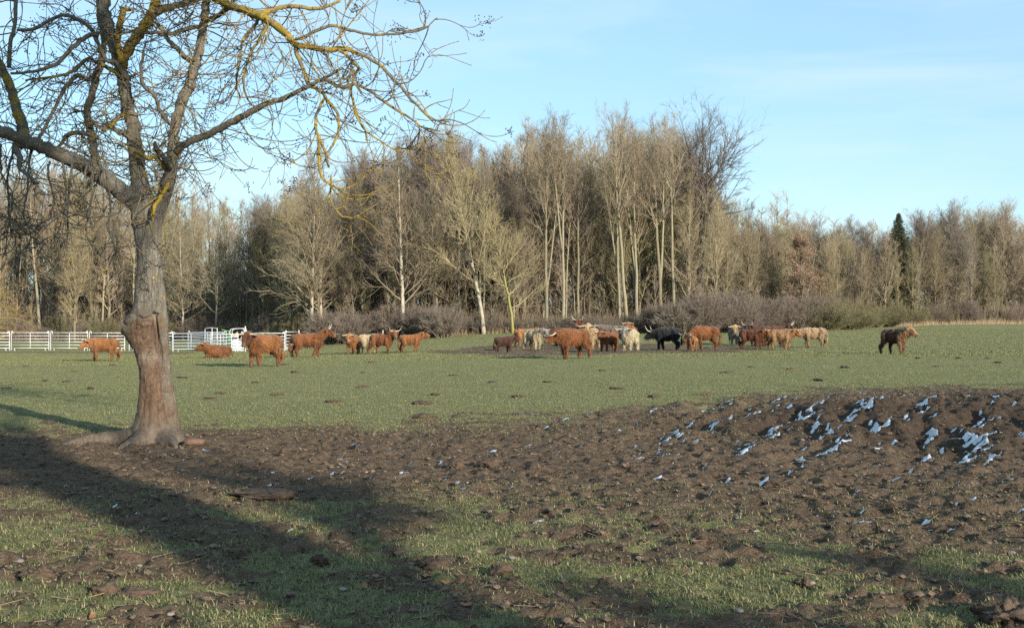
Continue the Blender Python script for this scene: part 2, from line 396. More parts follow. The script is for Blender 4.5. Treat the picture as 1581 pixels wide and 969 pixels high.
GM = grass_mat()
o = blades("grass", [(420000, 4.6, 10.5, 1.3, .007, .034, .0023, .50), (130000, 10, 19, 1.3, .008, .030, .0036, .36), (420000, 15, 48, 1.2, .010, .032, .006, .50), (300000, 46, 100, 1.1, .015, .045, .016, .55)], GM, 5)
tag(o, "short winter grass of the pasture, in tufts on the near ground", "grass", kind='stuff')
def straw():
    g = rng(8); a = Acc(); n = 2200
    Y = 4.8 + 15 * g.random(n) ** 1.5; X = (g.random(n) * 2 - 1) * (Y * .45 + .8); z, m, rr = ground_parts(X, Y)
    P = np.stack([X, Y, z + .012], -1); th = g.random(n) * 6.283; L = .012 + .07 * g.random(n) ** 4
    D = np.stack([np.cos(th) * L, np.sin(th) * L, g.normal(0, .012, n)], -1)
    a.frusta(P - D, P + D, .0026, .0018, g.random(n))
    tag(link("straw", a.mesh("straw", [twig_mat("straw_bits", (.19, .14, .08), (.31, .24, .14), 0)])), "loose bits of straw and dry stalk on the mud", "straw", kind='stuff')
straw()
MUDM = plain_mat("dark_soil", (.045, .031, .022), (.105, .070, .046), 30, .95, .8)
def lump_mesh(seed, rx, ry, rz, mat, rough=.35, n=14):
    g = rng(seed); u = np.linspace(0, np.pi, n); v = np.linspace(0, 2 * np.pi, 2 * n, endpoint=False)
    U, Vv = np.meshgrid(u, v, indexing='ij')
    d = np.stack([np.sin(U) * np.cos(Vv), np.sin(U) * np.sin(Vv), np.cos(U)], -1)
    k = 1 + rough * (fbm(d[..., 0] * 2.2 + seed * 3.1, d[..., 1] * 2.2 + d[..., 2] * 1.7, 4, seed, .65) - .5) * 2
    P = (d * k[..., None] * np.array([rx, ry, rz])).reshape(-1, 3)
    m2 = 2 * n; i = np.arange(n - 1)[:, None] * m2; j = np.arange(m2)[None, :]; kk = (j + 1) % m2
    q = np.stack([i + j, i + m2 + j, i + m2 + kk, i + kk], -1).reshape(-1, 4)
    return mesh_np("lump", P, q, None, [mat])
def clods():
    g = rng(12); a = Acc(); base = []
    n = 26000; Y = 4.8 + 19 * g.random(n) ** 1.05; X = (g.random(n) * 2 - 1) * (Y * .45 + .8); z, m, rr = ground_parts(X, Y)
    k = m > .45; X, Y, z = X[k], Y[k], z[k]; n = len(X)
    s = .005 + .020 * g.random(n) ** 6
    oc = np.array([[1, 0, 0], [-1, 0, 0], [0, 1, 0], [0, -1, 0], [0, 0, 1], [0, 0, -1], [.7, .7, .5], [-.7, .6, .6], [.6, -.7, .6], [-.6, -.7, .5]])
    ft = np.array([[4, 6, 7], [4, 7, 9], [4, 9, 8], [4, 8, 6], [0, 2, 6], [2, 7, 6], [2, 1, 7], [1, 9, 7], [1, 3, 9], [3, 8, 9], [3, 0, 8], [0, 6, 8], [5, 2, 0], [5, 1, 2], [5, 3, 1], [5, 0, 3]])
    V = oc[None] * (s[:, None, None] * (.7 + .6 * g.random((n, 10, 1)))) * np.array([1.2, 1.2, .8]) + np.stack([X, Y, z + s * .25], -1)[:, None]
    T = (np.arange(n)[:, None, None] * 10 + ft[None]).reshape(-1, 3)
    tag(link("mud_clods", mesh_np("mud_clods", V.reshape(-1, 3), None, T, [plain_mat("mud_clod", (.060, .041, .029), (.18, .126, .086), 3, .95, .3)], smooth=False)),
        "small loose clods of trampled earth on the mud", "mud clods", kind='stuff')
clods()
DUNG = [lump_mesh(s, .20, .20, .042, MUDM, .85, 18) for s in (1, 2, 3, 4)]
def dung():
    g = rng(77)
    spots = [(103, 589, 1), (72, 588, .8), (40, 566, .9), (60, 578, .8), (115, 574, .8), (175, 564, 1.2), (282, 583, 1.3), (282, 586, 1), (323, 615, .9), (340, 608, .8), (440, 563, 1), (360, 575, .8), (395, 592, 1),
             (428, 610, 1.1), (455, 575, 1), (505, 590, 1), (515, 620, 1), (560, 598, .9), (575, 560, 1), (605, 566, .9), (652, 624, 1.2), (655, 645, 1.2), (672, 611, .9), (720, 622, 1), (760, 590, .8), (800, 612, .8),
             (845, 590, 1), (905, 574, 1), (950, 600, 1), (930, 572, .9), (1010, 612, 1), (1045, 577, .8), (1090, 610, 1.1), (1120, 575, .9), (1160, 566, .8), (1190, 592, 1), (1220, 570, 1), (1262, 588, .9), (1305, 568, 1.1),
             (1308, 592, .9), (1417, 553, .9), (1445, 566, .9), (1480, 553, .9), (1500, 540, .9), (1525, 553, .9), (1540, 560, 1), (1562, 534, .9), (1575, 530, .9), (1338, 528, .8), (560, 575, .7), (700, 580, .7), (30, 597, .8), (10, 600, .8),
             (140, 600, .8), (75, 655, 1), (600, 640, .9), (1000, 640, .9)]
    for px, py, s in [q for i, q in enumerate(spots) if i % 4 != 3]:
        # the point of the ground seen at that picture height
        ppm = (py - HOR) / HC
        for _ in range(12):
            x, y = (px - W0) / ppm, F / ppm; ppm = max((py - HOR) / max(HC - float(base_z(np.array([x]), np.array([y]))[0]), .3), 12)
        x, y = (px - W0) / ppm, F / ppm
        o = link("dung_pat", DUNG[int(g.integers(0, 4))], None, (x, y, ground_z(x, y) + .012), g.random() * 6.28)
        o.scale = (s * (.42 + .5 * g.random()), s * (.4 + .35 * g.random()), s * (.6 + .7 * g.random()))
        tag(o, "dark dried cow dung pat lying on the open pasture", "dung pat", "dung pats scattered over the pasture")
dung()
STONE = [lump_mesh(s, .028, .024, .016, plain_mat("pale_stone", (.15, .125, .10), (.235, .21, .175), 25, .8, .4), .25, 10) for s in (21, 22, 23)]
LEAFM = plain_mat("dead_leaf", (.20, .075, .03), (.28, .13, .06), 20, .7, .2)
def leaf_mesh(seed):
    g = rng(seed); n = 9; x = np.linspace(-1, 1, n); w = .42 * np.sqrt(np.clip(1 - x ** 2, 0, 1)) * (1 - .2 * x)
    z = .25 * x ** 2 + .05 * g.standard_normal(n); V = []
    for s, dz in ((0, .08), (1, 0), (2, .08)):
        for i in range(n): V.append((x[i] * .06, (s - 1) * w[i] * .06, (z[i] + dz * (1 if s != 1 else -1)) * .06))
    V = np.array(V); V2 = V - [0, 0, .0015]; q = []
    for s in range(2):
        for i in range(n - 1): q += [[s * n + i, s * n + i + 1, (s + 1) * n + i + 1, (s + 1) * n + i], [27 + s * n + i, 27 + (s + 1) * n + i, 27 + (s + 1) * n + i + 1, 27 + s * n + i + 1]]
    return mesh_np("leaf", np.vstack([V, V2]), q, None, [LEAFM])
LEAF = [leaf_mesh(31), leaf_mesh(32)]
def flat_at(px, py):
    ppm = (py - HOR) / HC
    for _ in range(10):
        x, y = (px - W0) / ppm, F / ppm; ppm = (py - HOR) / max(HC - ground_z(x, y), .4)
    return (px - W0) / ppm, F / ppm, ground_z((px - W0) / ppm, F / ppm)
def debris():
    g = rng(5)
    for px, py, s, l in [(33, 868, 1.3, "whitish stone in the grass by the far lower corner"), (217, 875, .8, "small pale stone in the shade of the long shadow"), (1250, 899, 1.3, "pale rounded stone among the wet grass"), (1272, 855, 1, "pale stone on mud beside the grass tufts"),
                         (530, 911, 1.2, "flat beige stone at the rim of a dug hollow"), (265, 951, 1, "pale stone low in the foreground grass"), (1560, 855, 1.3, "grey stone at the frame edge below the snowy ruts"), (985, 862, 1, "cream stone between two tufts of grass"),
                         (950, 830, 1.3, "pale brown stone set in bare mud"), (1080, 868, .9, "small tan stone under straw"), (790, 861, 1.2, "grey stone by the dark clods"), (738, 850, 1, "beige stone near a fallen leaf"), (1140, 944, 1.1, "speckled stone in the front grass")]:
        x, y, z = flat_at(px, py)
        o = link("stone", STONE[int(g.integers(0, 3))], None, (x, y, z + .012), g.random() * 6.28); o.scale = (s * .75, s * .75, s * .6); tag(o, l, "stone", "pale stones on the near ground")
    for px, py, l in [(490, 822, "broad orange dead leaf on the shaded grass"), (582, 832, "small orange leaf standing upright in the grass"), (720, 935, "bright orange leaf low in the foreground"), (145, 955, "orange leaf lying by a stone near the bottom edge"), (563, 908, "pale brown curled leaf on bare earth"),
                      (690, 892, "tan leaf beside dark clods"), (860, 705, "reddish leaf on open mud"), (905, 708, "orange leaf near the first snow patches")]:
        x, y, z = flat_at(px, py)
        o = link("fallen_leaf", LEAF[int(g.integers(0, 2))], None, (x, y, z + .015), g.random() * 6.28); o.rotation_euler = (g.normal(0, .25), g.normal(0, .25), g.random() * 6); o.scale = (.6, .6, .6); tag(o, l, "leaf", "dead leaves on the near ground")
    for i, (px, py, rx, ry, rz, l) in enumerate([(410, 768, .30, .20, .06, "long low heap of dark earth in the middle of the mud"), (60, 890, .10, .09, .06, "round dark dung heap on the near grass"), (163, 915, .09, .07, .05, "dark clod at the left of a dug hollow"), (212, 920, .17, .10, .04, "flat dark clod spread beside the hollow"),
                      (495, 868, .06, .06, .05, "small black clod alone on the grass"), (668, 878, .10, .08, .06, "dark frosted clod in the lower middle"), (770, 885, .07, .06, .05, "blackish clod beside a grey stone"), (757, 722, .13, .10, .06, "brown clod on sunlit mud"), (705, 724, .09, .07, .05, "dark clod with a rim of snow"),
                      (1564, 960, .17, .15, .10, "big dark clod with snow at the bottom corner"), (1240, 905, .05, .05, .04, "little dark clod beneath a pale stone")]):
        x, y, z = flat_at(px, py)
        o = link("earth_clod", lump_mesh(40 + i, rx * .8, ry * .8, rz * .75, MUDM, .9 if i else .5, 26), None, (x, y, z + rz * .3)); tag(o, l, "clod", "single clods on the near ground")
    x, y, z = flat_at(300, 688)
    o = link("flat_stone", lump_mesh(66, .13, .09, .05, plain_mat("red_stone", (.15, .08, .05), (.19, .11, .07), 15, .85, .4), .2, 14), None, (x, y, z + .015)); tag(o, "reddish flat stone lying against the foot of the big tree", "stone")
debris()

# ------------------------------------------------------------------ the big bare tree in front
TP = 126.0; TY = F / TP
def tp(px, py, dy=0.0):
    """a point of the tree from its place in the photograph and its depth before or behind the trunk"""
    y = TY + dy; k = F / y
    return np.array([(px - W0) / k, y, HC - (py - HOR) / k])
def hero_bark():
    m, t, p = new_mat("lichened_bark"); v = objvec(t, (1, 1, .22)); vo = objvec(t)
    f = noise(t, v, 26, 7, .7, .3, .7); f2 = noise(t, vo, 5, 5, .6)
    c = mixc(t, f, (.075, .062, .046), (.21, .18, .142)); c = mixc(t, f2, c, (.145, .132, .105))
    c = mixc(t, noise(t, vo, 42, 4, .6, .58, .7), c, (.33, .31, .26))
    a = attr(t, 'tone').outputs['Fac']
    ln = N(t, "ShaderNodeMath", {0: noise(t, vo, 7, 6, .7, .25, .75), 1: a}, operation='ADD')
    lf = N(t, "ShaderNodeMapRange", {'Value': ln.outputs[0], 'From Min': .98, 'From Max': 1.22})
    c = mixc(t, lf.outputs['Result'], c, mixc(t, noise(t, vo, 30, 4), (.23, .168, .040), (.36, .245, .045)))
    # moss on top of limbs
    t.links.new(c, p.inputs['Base Color']); p.inputs['Roughness'].default_value = .92; p.inputs['Specular IOR Level'].default_value = .15
    bump(t, p, f, .8, .02)
    return m
def trunk_mat():
    m, t, p = new_mat("rubbed_trunk"); vo = objvec(t); v = objvec(t, (1, 1, .25))
    f = noise(t, v, 22, 8, .7, .3, .7, .6)
    bark = mixc(t, f, (.075, .066, .054), (.20, .18, .148)); bark = mixc(t, noise(t, vo, 40, 4, .6, .58, .7), bark, (.30, .285, .245))
    bark = mixc(t, noise(t, vo, 6, 6, .7, .60, .70), bark, (.34, .25, .05))
    w = mixc(t, noise(t, objvec(t, (1, 1, .5)), 9, 8, .75, .3, .7, 1.5), (.048, .030, .020), (.158, .099, .065)); w = mixc(t, noise(t, objvec(t, (1, 1, .4)), 40, 5, .7, .5, .75, .5), w, (.20, .145, .102))
    w = mixc(t, noise(t, vo, 2.2, 4, .6, .52, .66), w, (.20, .165, .13))
    rub = attr(t, 'rub').outputs['Fac']
    foot = attr(t, 'foot').outputs['Fac']
    c = mixc(t, rub, bark, w); c = mixc(t, foot, c, mixc(t, noise(t, vo, 9, 6, .7), (.085, .067, .052), (.165, .132, .102)))
    t.links.new(c, p.inputs['Base Color']); p.inputs['Roughness'].default_value = .85; p.inputs['Specular IOR Level'].default_value = .2
    h = mixc(t, noise(t, v, 60, 6, .7), f, (0, 0, 0)); bump(t, p, f, .8, .022)
    return m
def sphere_cloud(parts):
    """many overlapping ellipsoids (centre, radii) as one soup"""
    n, m2 = 9, 14
    u = np.linspace(0, np.pi, n); v = np.linspace(0, 2 * np.pi, m2, endpoint=False); U, Vv = np.meshgrid(u, v, indexing='ij')
    d = np.stack([np.sin(U) * np.cos(Vv), np.sin(U) * np.sin(Vv), np.cos(U)], -1).reshape(-1, 3)
    i = np.arange(n - 1)[:, None] * m2; j = np.arange(m2)[None, :]; kk = (j + 1) % m2
    q = np.stack([i + j, i + m2 + j, i + m2 + kk, i + kk], -1).reshape(-1, 4)
    C = np.array([p[0] for p in parts], float); Rr = np.array([np.broadcast_to(p[1], (3,)) for p in parts], float)
    V = C[:, None] + d[None] * Rr[:, None]
    Q = (np.arange(len(C))[:, None, None] * len(d) + q[None]).reshape(-1, 4)
    return V.reshape(-1, 3), Q
def remesh(V, Q, voxel, smooth_it):
    me = mesh_np("soup", V, Q); o = bpy.data.objects.new("soup", me); COL.objects.link(o)
    r = o.modifiers.new("r", 'REMESH'); r.mode = 'VOXEL'; r.voxel_size = voxel
    s = o.modifiers.new("s", 'SMOOTH'); s.factor = .5; s.iterations = smooth_it
    dg = bpy.context.evaluated_depsgraph_get(); ev = o.evaluated_get(dg); em = ev.to_mesh()
    n = len(em.vertices); co = np.empty(n * 3, np.float32); em.vertices.foreach_get('co', co)
    no = np.empty(n * 3, np.float32); em.vertices.foreach_get('normal', no)
    quads = [tuple(p.vertices) for p in em.polygons]
    q = np.array([f for f in quads if len(f) == 4], np.int32).reshape(-1, 4); t = np.array([f for f in quads if len(f) == 3], np.int32).reshape(-1, 3)
    ev.to_mesh_clear(); bpy.data.objects.remove(o); bpy.data.meshes.remove(me)
    return co.reshape(-1, 3).astype(float), no.reshape(-1, 3).astype(float), q, t
def chain(P, r, n):
    P = catmull(P, n); rr = np.interp(np.linspace(0, len(r) - 1, n), np.arange(len(r)), r)
    return [(a, b) for a, b in zip(P, rr)]

def build_hero():
    g = rng(42); z0 = ground_z((240 - W0) / TP, TY)
    bx, by = (240 - W0) / TP, TY
    root = thing("bare_tree", "big gnarled bare tree with rubbed trunk and yellow lichen standing on the mud", "tree", (bx, by, z0))
    O = np.array([bx, by, z0])
    BK = hero_bark()
    px = 1 / TP
    parts = []
    # left stem: rubbed pale wood under a lip of bark, then bark up to the fork
    prof = [(240, 705, 40), (238, 685, 39), (238, 660, 31.5), (239, 635, 26), (238, 605, 22.5), (235, 575, 20), (230, 550, 19.5), (224, 530, 20), (217, 514, 23), (212, 503, 22), (217, 494, 14.5), (221, 484, 18), (225, 470, 19), (227, 450, 18.5), (229, 420, 18), (228, 390, 18),
            (225, 360, 19.5), (222, 340, 20), (221, 318, 18), (217, 296, 15), (214, 275, 13.5)]
    parts += chain([tp(a, b) for a, b, r in prof], [r * px for a, b, r in prof], 90)
    st2 = [(260, 700, 26), (259, 660, 20), (258, 620, 14.5), (255, 580, 12), (251, 540, 11), (248, 500, 10.5), (245, 460, 10.5), (241, 430, 10.5), (239, 400, 10.5), (238, 370, 10), (241, 340, 10), (247, 318, 11), (254, 296, 11.5), (260, 275, 11)]
    parts += chain([tp(a, b, .05 + .02 * (b > 380)) for a, b, r in st2], [r * px for a, b, r in st2], 80)
    parts += chain([tp(222, 322), tp(200, 305, -.05), tp(180, 290, -.1), tp(150, 268, -.2)], [16 * px, 14.5 * px, 13.5 * px, 12.5 * px], 24)
    for rt in ([(222, 672, 0, 20), (190, 678, -.05, 17), (160, 684, -.12, 14), (128, 688, -.2, 9), (100, 690, -.25, 4)], [(232, 672, 0, 22), (220, 690, -.25, 15), (206, 698, -.45, 10), (185, 706, -.7, 4)], [(250, 672, 0, 22), (258, 690, -.25, 14), (266, 697, -.42, 9), (272, 706, -.65, 3)],
               [(262, 672, 0, 18), (276, 682, -.05, 13), (290, 690, -.1, 7), (305, 694, -.1, 3)], [(225, 670, .2, 18), (205, 668, .6, 13), (185, 668, 1.1, 6)], [(255, 670, .2, 18), (268, 668, .7, 12), (280, 668, 1.2, 5)]):
        P = [tp(a, b, d) for a, b, d, r in rt]
        for i, q in enumerate(P): q[2] = min(q[2], z0 + .22) if i == 0 else ground_z(q[0], q[1]) + rt[i][3] * px * .25
        parts += chain(P, [rt_[3] * px for rt_ in rt], 30)
    parts.append((tp(205, 503, -.02), (.075, .11, .055))); parts.append((tp(216, 499, -.07), (.13, .11, .045)))
    V, Q = sphere_cloud([(c, (r, r, r) if np.ndim(r) == 0 else r) for c, r in parts])
    V, Nn, q, t = remesh(V, Q, .0135, 4)
    # knots and wavy grain of the polished wood
    hz = V[:, 2] - z0
    d = .010 * (fbm(V[:, 0] * 9 + V[:, 1] * 7, V[:, 2] * 2.2, 4, 3, .6) - .5) * 2 + .013 * (fbm(V[:, 0] * 40 + V[:, 1] * 30, V[:, 2] * 6, 3, 9, .6) - .5) * 2
    for kx, ky, kr in ((222, 520, .075), (243, 575, .085), (236, 552, .06), (233, 600, .06), (228, 540, .05), (212, 505, .06)):
        c = tp(kx, ky, -.18); r = np.linalg.norm((V - c) * [1, .35, 1], axis=1)
        d += .020 * np.cos(r / kr * 5.5) * np.exp(-(r / kr) ** 2)
    PX = V[:, 0] * TP * (TY / V[:, 1]) + W0; PY = HOR - (V[:, 2] - HC) * TP * (TY / V[:, 1]); face = (Nn[:, 1] < .35)
    ly = np.interp(PX, [190, 200, 212, 222, 230, 240, 246], [502, 497, 489, 493, 492, 486, 484])
    d -= .050 * np.exp(-((PY - ly) / 2.2) ** 2) * face * (1 - sst(240, 248, PX)) - .030 * np.exp(-((PY - ly - 9) / 6.0) ** 2) * face * (1 - sst(234, 244, PX))
    cxp = np.interp(PY, [470, 488, 500, 530, 560, 600, 640, 665], [238, 239, 240, 245, 250, 254, 260, 264])
    d -= .055 * np.exp(-((PX - cxp) / 2.4) ** 2) * face * sst(478, 492, PY) * (1 - sst(625, 668, PY))
    cx2 = np.interp(PY, [330, 380, 420, 470], [240, 237, 238, 238]); d -= .030 * np.exp(-((PX - cx2) / 2.2) ** 2) * face * sst(325, 350, PY) * (1 - sst(455, 485, PY))
    V = V + Nn * d[:, None]
    fz = (490 - HOR); lip = HC - (494 - HOR) / TP
    wob = .05 * (fbm(V[:, 0] * 12, V[:, 1] * 12, 3, 5) - .5)
    rub = (1 - sst(-1.5, 1.5, ly - PY)) * (1 - .72 * sst(-1.5, 2.5, PX - cxp) * (1 - sst(600, 650, PY)))
    rub = np.clip(rub + .45 * (1 - sst(lip + .05, lip + .18, V[:, 2])) * sst(.5, .6, fbm(V[:, 0] * 6, V[:, 2] * 6, 3, 8)), 0, 1)
    foot = 1 - sst(.10, .5, hz + .15 * (fbm(V[:, 0] * 5, V[:, 1] * 5, 3, 15) - .5))
    link("trunk", mesh_np("trunk", V - O, q, t, [trunk_mat()], {'rub': rub, 'foot': foot}), root)

    limbs = {}
    def limb(key, pts, lich=.2, sides=12, name="limb"):
        """pts: (px, py, depth, half-width px)"""
        n = max(8, len(pts) * 5)
        P = catmull([tp(a, b, d) for a, b, d, r in pts], n); r = np.interp(np.linspace(0, len(pts) - 1, n), np.arange(len(pts)), [x[3] for x in pts]) * px * .92
        P = P + g.normal(0, 1, P.shape) * (r * .12)[:, None]
        limbs[key] = (P, r, lich)
        a = Acc(); a.tube(P - O, r, sides, lich + .12 * g.standard_normal(n), .05, g)
        link(name, a.mesh("limb", [BK]), root)
    limb('A', [(160, 276, -.15, 13), (150, 268, -.2, 12.5), (120, 251, -.35, 12.5), (85, 236, -.5, 11.5), (50, 221, -.65, 11), (20, 209, -.8, 10), (-20, 194, -1, 9), (-90, 170, -1.3, 7)], .12)
    limb('A1', [(37, 213, -.7, 9), (29, 182, -.75, 8.5), (17, 145, -.8, 7.5), (5, 112, -.85, 7), (-10, 85, -.9, 6), (-30, 50, -.9, 5)], .55)
    limb('A2', [(148, 266, -.2, 8), (145, 240, -.1, 7), (141, 212, 0, 6.5), (136, 188, .1, 6.5), (133, 168, .15, 6), (141, 142, .2, 6), (150, 112, .25, 5.5), (157, 85, .3, 5), (158, 60, .35, 4), (150, 25, .4, 3.5), (148, -20, .4, 3)], .42)
    limb('A3', [(12, 103, -.85, 3.5), (13, 70, -.9, 3.2), (20, 38, -.9, 3), (22, 0, -.9, 3), (24, -40, -.9, 2.5)], .15)
    limb('B', [(216, 285, 0, 14.2), (211, 255, 0, 13), (207, 222, 0, 12), (203, 190, .03, 11.5), (196, 160, .06, 11), (190, 130, .08, 10.5), (184, 105, .1, 10), (176, 78, .1, 9.5), (168, 50, .12, 9.5), (161, 25, .14, 9.5), (158, 0, .15, 9.5), (154, -50, .2, 8)], .22)
    limb('B2', [(185, 112, .1, 8), (192, 84, .05, 9), (205, 62, 0, 9), (221, 40, -.05, 9), (232, 20, -.1, 8), (238, 0, -.12, 7.5), (246, -40, -.2, 7)], .68)
    limb('B3', [(228, 28, -.08, 6), (245, 15, -.05, 6), (265, 8, 0, 5.5), (295, 0, .05, 5), (330, -15, .1, 5)], .5)
    limb('B4', [(186, 95, 0, 5), (180, 60, -.1, 5), (187, 20, -.15, 5), (187, 12, -.15, 4), (200, 14, -.15, 3)], .8)
    limb('C', [(256, 290, -.02, 11.5), (263, 262, 0, 11), (266, 238, .02, 9.5), (268, 210, .05, 9), (272, 182, .08, 9), (281, 155, .12, 9), (291, 130, .15, 9), (299, 105, .2, 8.3), (304, 85, .22, 8), (310, 55, .25, 7.2), (315, 25, .3, 7), (317, 0, .3, 7), (320, -50, .4, 6)], .30)
    limb('C1', [(270, 234, 0, 7), (285, 222, -.15, 6.3), (310, 211, -.3, 6), (335, 200, -.45, 5.7), (360, 186, -.6, 5.3), (385, 173, -.75, 5), (410, 160, -.9, 4.6), (440, 150, -1.0, 4), (470, 135, -1.1, 3.2), (500, 120, -1.2, 2.6), (528, 104, -1.3, 2)], .25)
    limb('D', [(318, -18, .3, 6), (335, 0, .1, 6.5), (368, 11, -.2, 6.5), (398, 22, -.5, 7), (420, 35, -.65, 6.3), (440, 50, -.8, 5.8), (456, 68, -.95, 5), (475, 71, -1.05, 4.5), (505, 76, -1.15, 4.2), (532, 74, -1.2, 3.8), (552, 82, -1.25, 3)], .85)
    limb('D2', [(398, 22, -.5, 5), (418, 14, -.45, 4), (450, 8, -.4, 3.4), (490, 12, -.4, 2.8), (525, 0, -.4, 2)], .65)
    sec = []
    def sub(pts, lich=.3, sides=8):
        n = max(10, len(pts) * 5)
        P = catmull([tp(a, b, d) for a, b, d, r in pts], n); r = np.interp(np.linspace(0, len(pts) - 1, n), np.arange(len(pts)), [x[3] for x in pts]) * px
        P = P + np.cumsum(g.normal(0, .006, P.shape), 0); sec.append((P, r, lich))
        a = Acc(); a.tube(P - O, r, sides, lich + .15 * g.standard_normal(n), .06, g); link("branch", a.mesh("branch", [BK]), root)
    sub([(456, 70, -.95, 3.6), (464, 95, -1, 3), (474, 122, -1.05, 3), (492, 138, -1.1, 2.4), (506, 155, -1.1, 2.2), (518, 172, -1.15, 2), (521, 198, -1.15, 2), (509, 225, -1.15, 1.8), (504, 245, -1.15, 1.4)], .6)
    sub([(500, 150, -1.1, 2.2), (490, 178, -1.12, 2), (491, 208, -1.12, 2), (503, 232, -1.1, 2), (508, 255, -1.08, 1.6)], .5)
    sub([(490, 208, -1.1, 2), (492, 240, -1.1, 2.2), (493, 265, -1.1, 2.2), (500, 282, -1.1, 1.8), (520, 288, -1.05, 1.2), (540, 283, -1, .9)], .85)
    sub([(552, 82, -1.25, 2.8), (580, 95, -1.3, 2.4), (605, 120, -1.35, 2.2), (632, 155, -1.4, 2), (655, 180, -1.45, 1.6), (685, 188, -1.5, 1)], .5)
    sub([(500, 122, -1.2, 2.4), (530, 134, -1.2, 3), (555, 132, -1.25, 2.2), (585, 148, -1.3, 2), (620, 172, -1.3, 1.8), (650, 192, -1.3, 1.3), (680, 200, -1.3, .8)], .5)
    sub([(456, 60, -.9, 2.8), (480, 50, -.85, 2.6), (512, 38, -.8, 2.4), (545, 46, -.8, 2.2), (580, 52, -.8, 2), (620, 49, -.8, 1.7), (652, 45, -.8, 1.3), (674, 30, -.8, .8)], .35)
    sub([(418, 30, -.6, 3), (400, 60, -.6, 2.4), (385, 85, -.6, 2), (378, 110, -.6, 2), (382, 140, -.6, 1.6), (395, 165, -.6, 1)], .6)
    sub([(398, 26, -.5, 3), (392, 40, -.4, 2.4), (375, 60, -.3, 2.2), (372, 95, -.3, 2), (368, 130, -.3, 1.6), (372, 160, -.3, 1.2)], .45)
    sub([(520, 75, -1.2, 2.6), (540, 90, -1.2, 2.4), (555, 105, -1.25, 2.4), (540, 118, -1.2, 1.8), (548, 150, -1.2, 1.4), (560, 185, -1.2, 1)], .6)
    sub([(545, 150, -1.25, 1.6), (560, 190, -1.3, 1.4), (590, 218, -1.3, 1.2), (618, 236, -1.3, 1), (640, 234, -1.25, .8)], .85)
    sub([(510, 270, -1.05, 1.4), (512, 300, -1.0, 1.2), (520, 320, -1, 1), (540, 335, -.95, .8), (552, 328, -.95, .7)], .85)
    sub([(322, 32, .25, 4.5), (335, 22, .2, 4), (350, 12, .05, 4), (365, 12, -.2, 4)], .1)
    sub([(303, 40, .2, 4), (280, 44, .1, 3.4), (255, 50, 0, 3), (235, 35, -.05, 3)], .5)
    sub([(296, 95, .15, 4.5), (275, 75, .05, 4), (258, 58, -.05, 3.5), (245, 52, -.1, 3), (222, 52, -.1, 3)], .25)
    sub([(195, 120, 0, 4), (175, 95, -.2, 3.5), (160, 90, -.35, 3), (140, 48, -.5, 3.2), (118, 30, -.6, 3), (95, 27, -.7, 2.6), (65, 45, -.8, 2.6), (40, 50, -.85, 2)], .3)
    sub([(150, 48, -.5, 3.4), (130, 55, -.5, 3.6), (112, 68, -.55, 3.4), (85, 92, -.6, 3), (55, 107, -.7, 2.4), (20, 110, -.8, 1.8)], .1)
    sub([(190, 120, 0, 3), (150, 95, -.15, 3), (135, 88, -.2, 2.6), (105, 112, -.3, 2.6), (75, 118, -.4, 2), (35, 125, -.5, 1.3)], .55)
    sub([(155, 100, .1, 4), (137, 120, 0, 3), (118, 112, -.1, 4), (100, 130, -.2, 3), (85, 155, -.3, 2.4), (65, 190, -.4, 2.6), (48, 212, -.55, 2.8)], .25)
    sub([(142, 205, 0, 4), (110, 206, -.1, 3.2), (97, 215, -.15, 2.8), (85, 230, -.3, 2.6)], .45)
    sub([(200, 175, 0, 4.5), (182, 178, -.1, 3.2), (168, 195, -.2, 3), (160, 190, -.2, 2.8), (152, 200, -.2, 3.2)], .7)
    sub([(204, 215, 0, 4), (190, 210, -.1, 3.4), (178, 200, -.15, 3.4), (165, 192, -.2, 3)], .3)
    sub([(258, 282, -.1, 3.6), (248, 300, -.2, 3.4), (240, 320, -.25, 3), (238, 340, -.3, 2.4)], .95)
    sub([(255, 265, -.05, 3.6), (240, 248, -.2, 3.4), (225, 246, -.25, 3), (205, 235, -.15, 2.6)], .8)
    sub([(262, 190, -.05, 3.4), (248, 170, -.15, 3), (238, 150, -.25, 3), (222, 130, -.3, 3), (215, 100, -.3, 2.4), (222, 75, -.3, 2)], .35)
    sub([(60, 226, -.6, 5), (22, 225, -.8, 5), (28, 248, -.85, 4.5), (30, 265, -.9, 2.6), (60, 285, -.95, 2)], .05)
    for x0, pts in ((95, [(98, 275), (100, 310), (85, 330), (62, 345), (45, 338)]), (75, [(74, 270), (80, 300), (78, 330), (66, 348), (50, 345)]), (130, [(128, 275), (126, 310), (130, 335), (142, 345), (155, 330), (155, 300)]), (140, [(140, 290), (134, 340), (140, 375), (160, 395), (185, 405)]), (20, [(14, 260), (10, 320), (14, 370)]),
                    (0, [(0, 250), (4, 270), (22, 300), (18, 340), (12, 390)]), (110, [(105, 340), (108, 355), (95, 375), (70, 365), (40, 345), (20, 340)]), (50, [(45, 250), (42, 300), (35, 330), (48, 360), (46, 390)]), (165, [(172, 320), (165, 350), (178, 365), (175, 390)])):
        sub([(x0, 250 if x0 > 60 else 222, -.5, 1.9)] + [(a, b, -.6 - .04 * i, max(.8, 1.6 - .2 * i)) for i, (a, b) in enumerate(pts)], .2, 6)

    # twigs: droop, then turn up at the tip; buds and old seed bunches at the ends
    tw, bd = Acc(), Acc(); tips = []
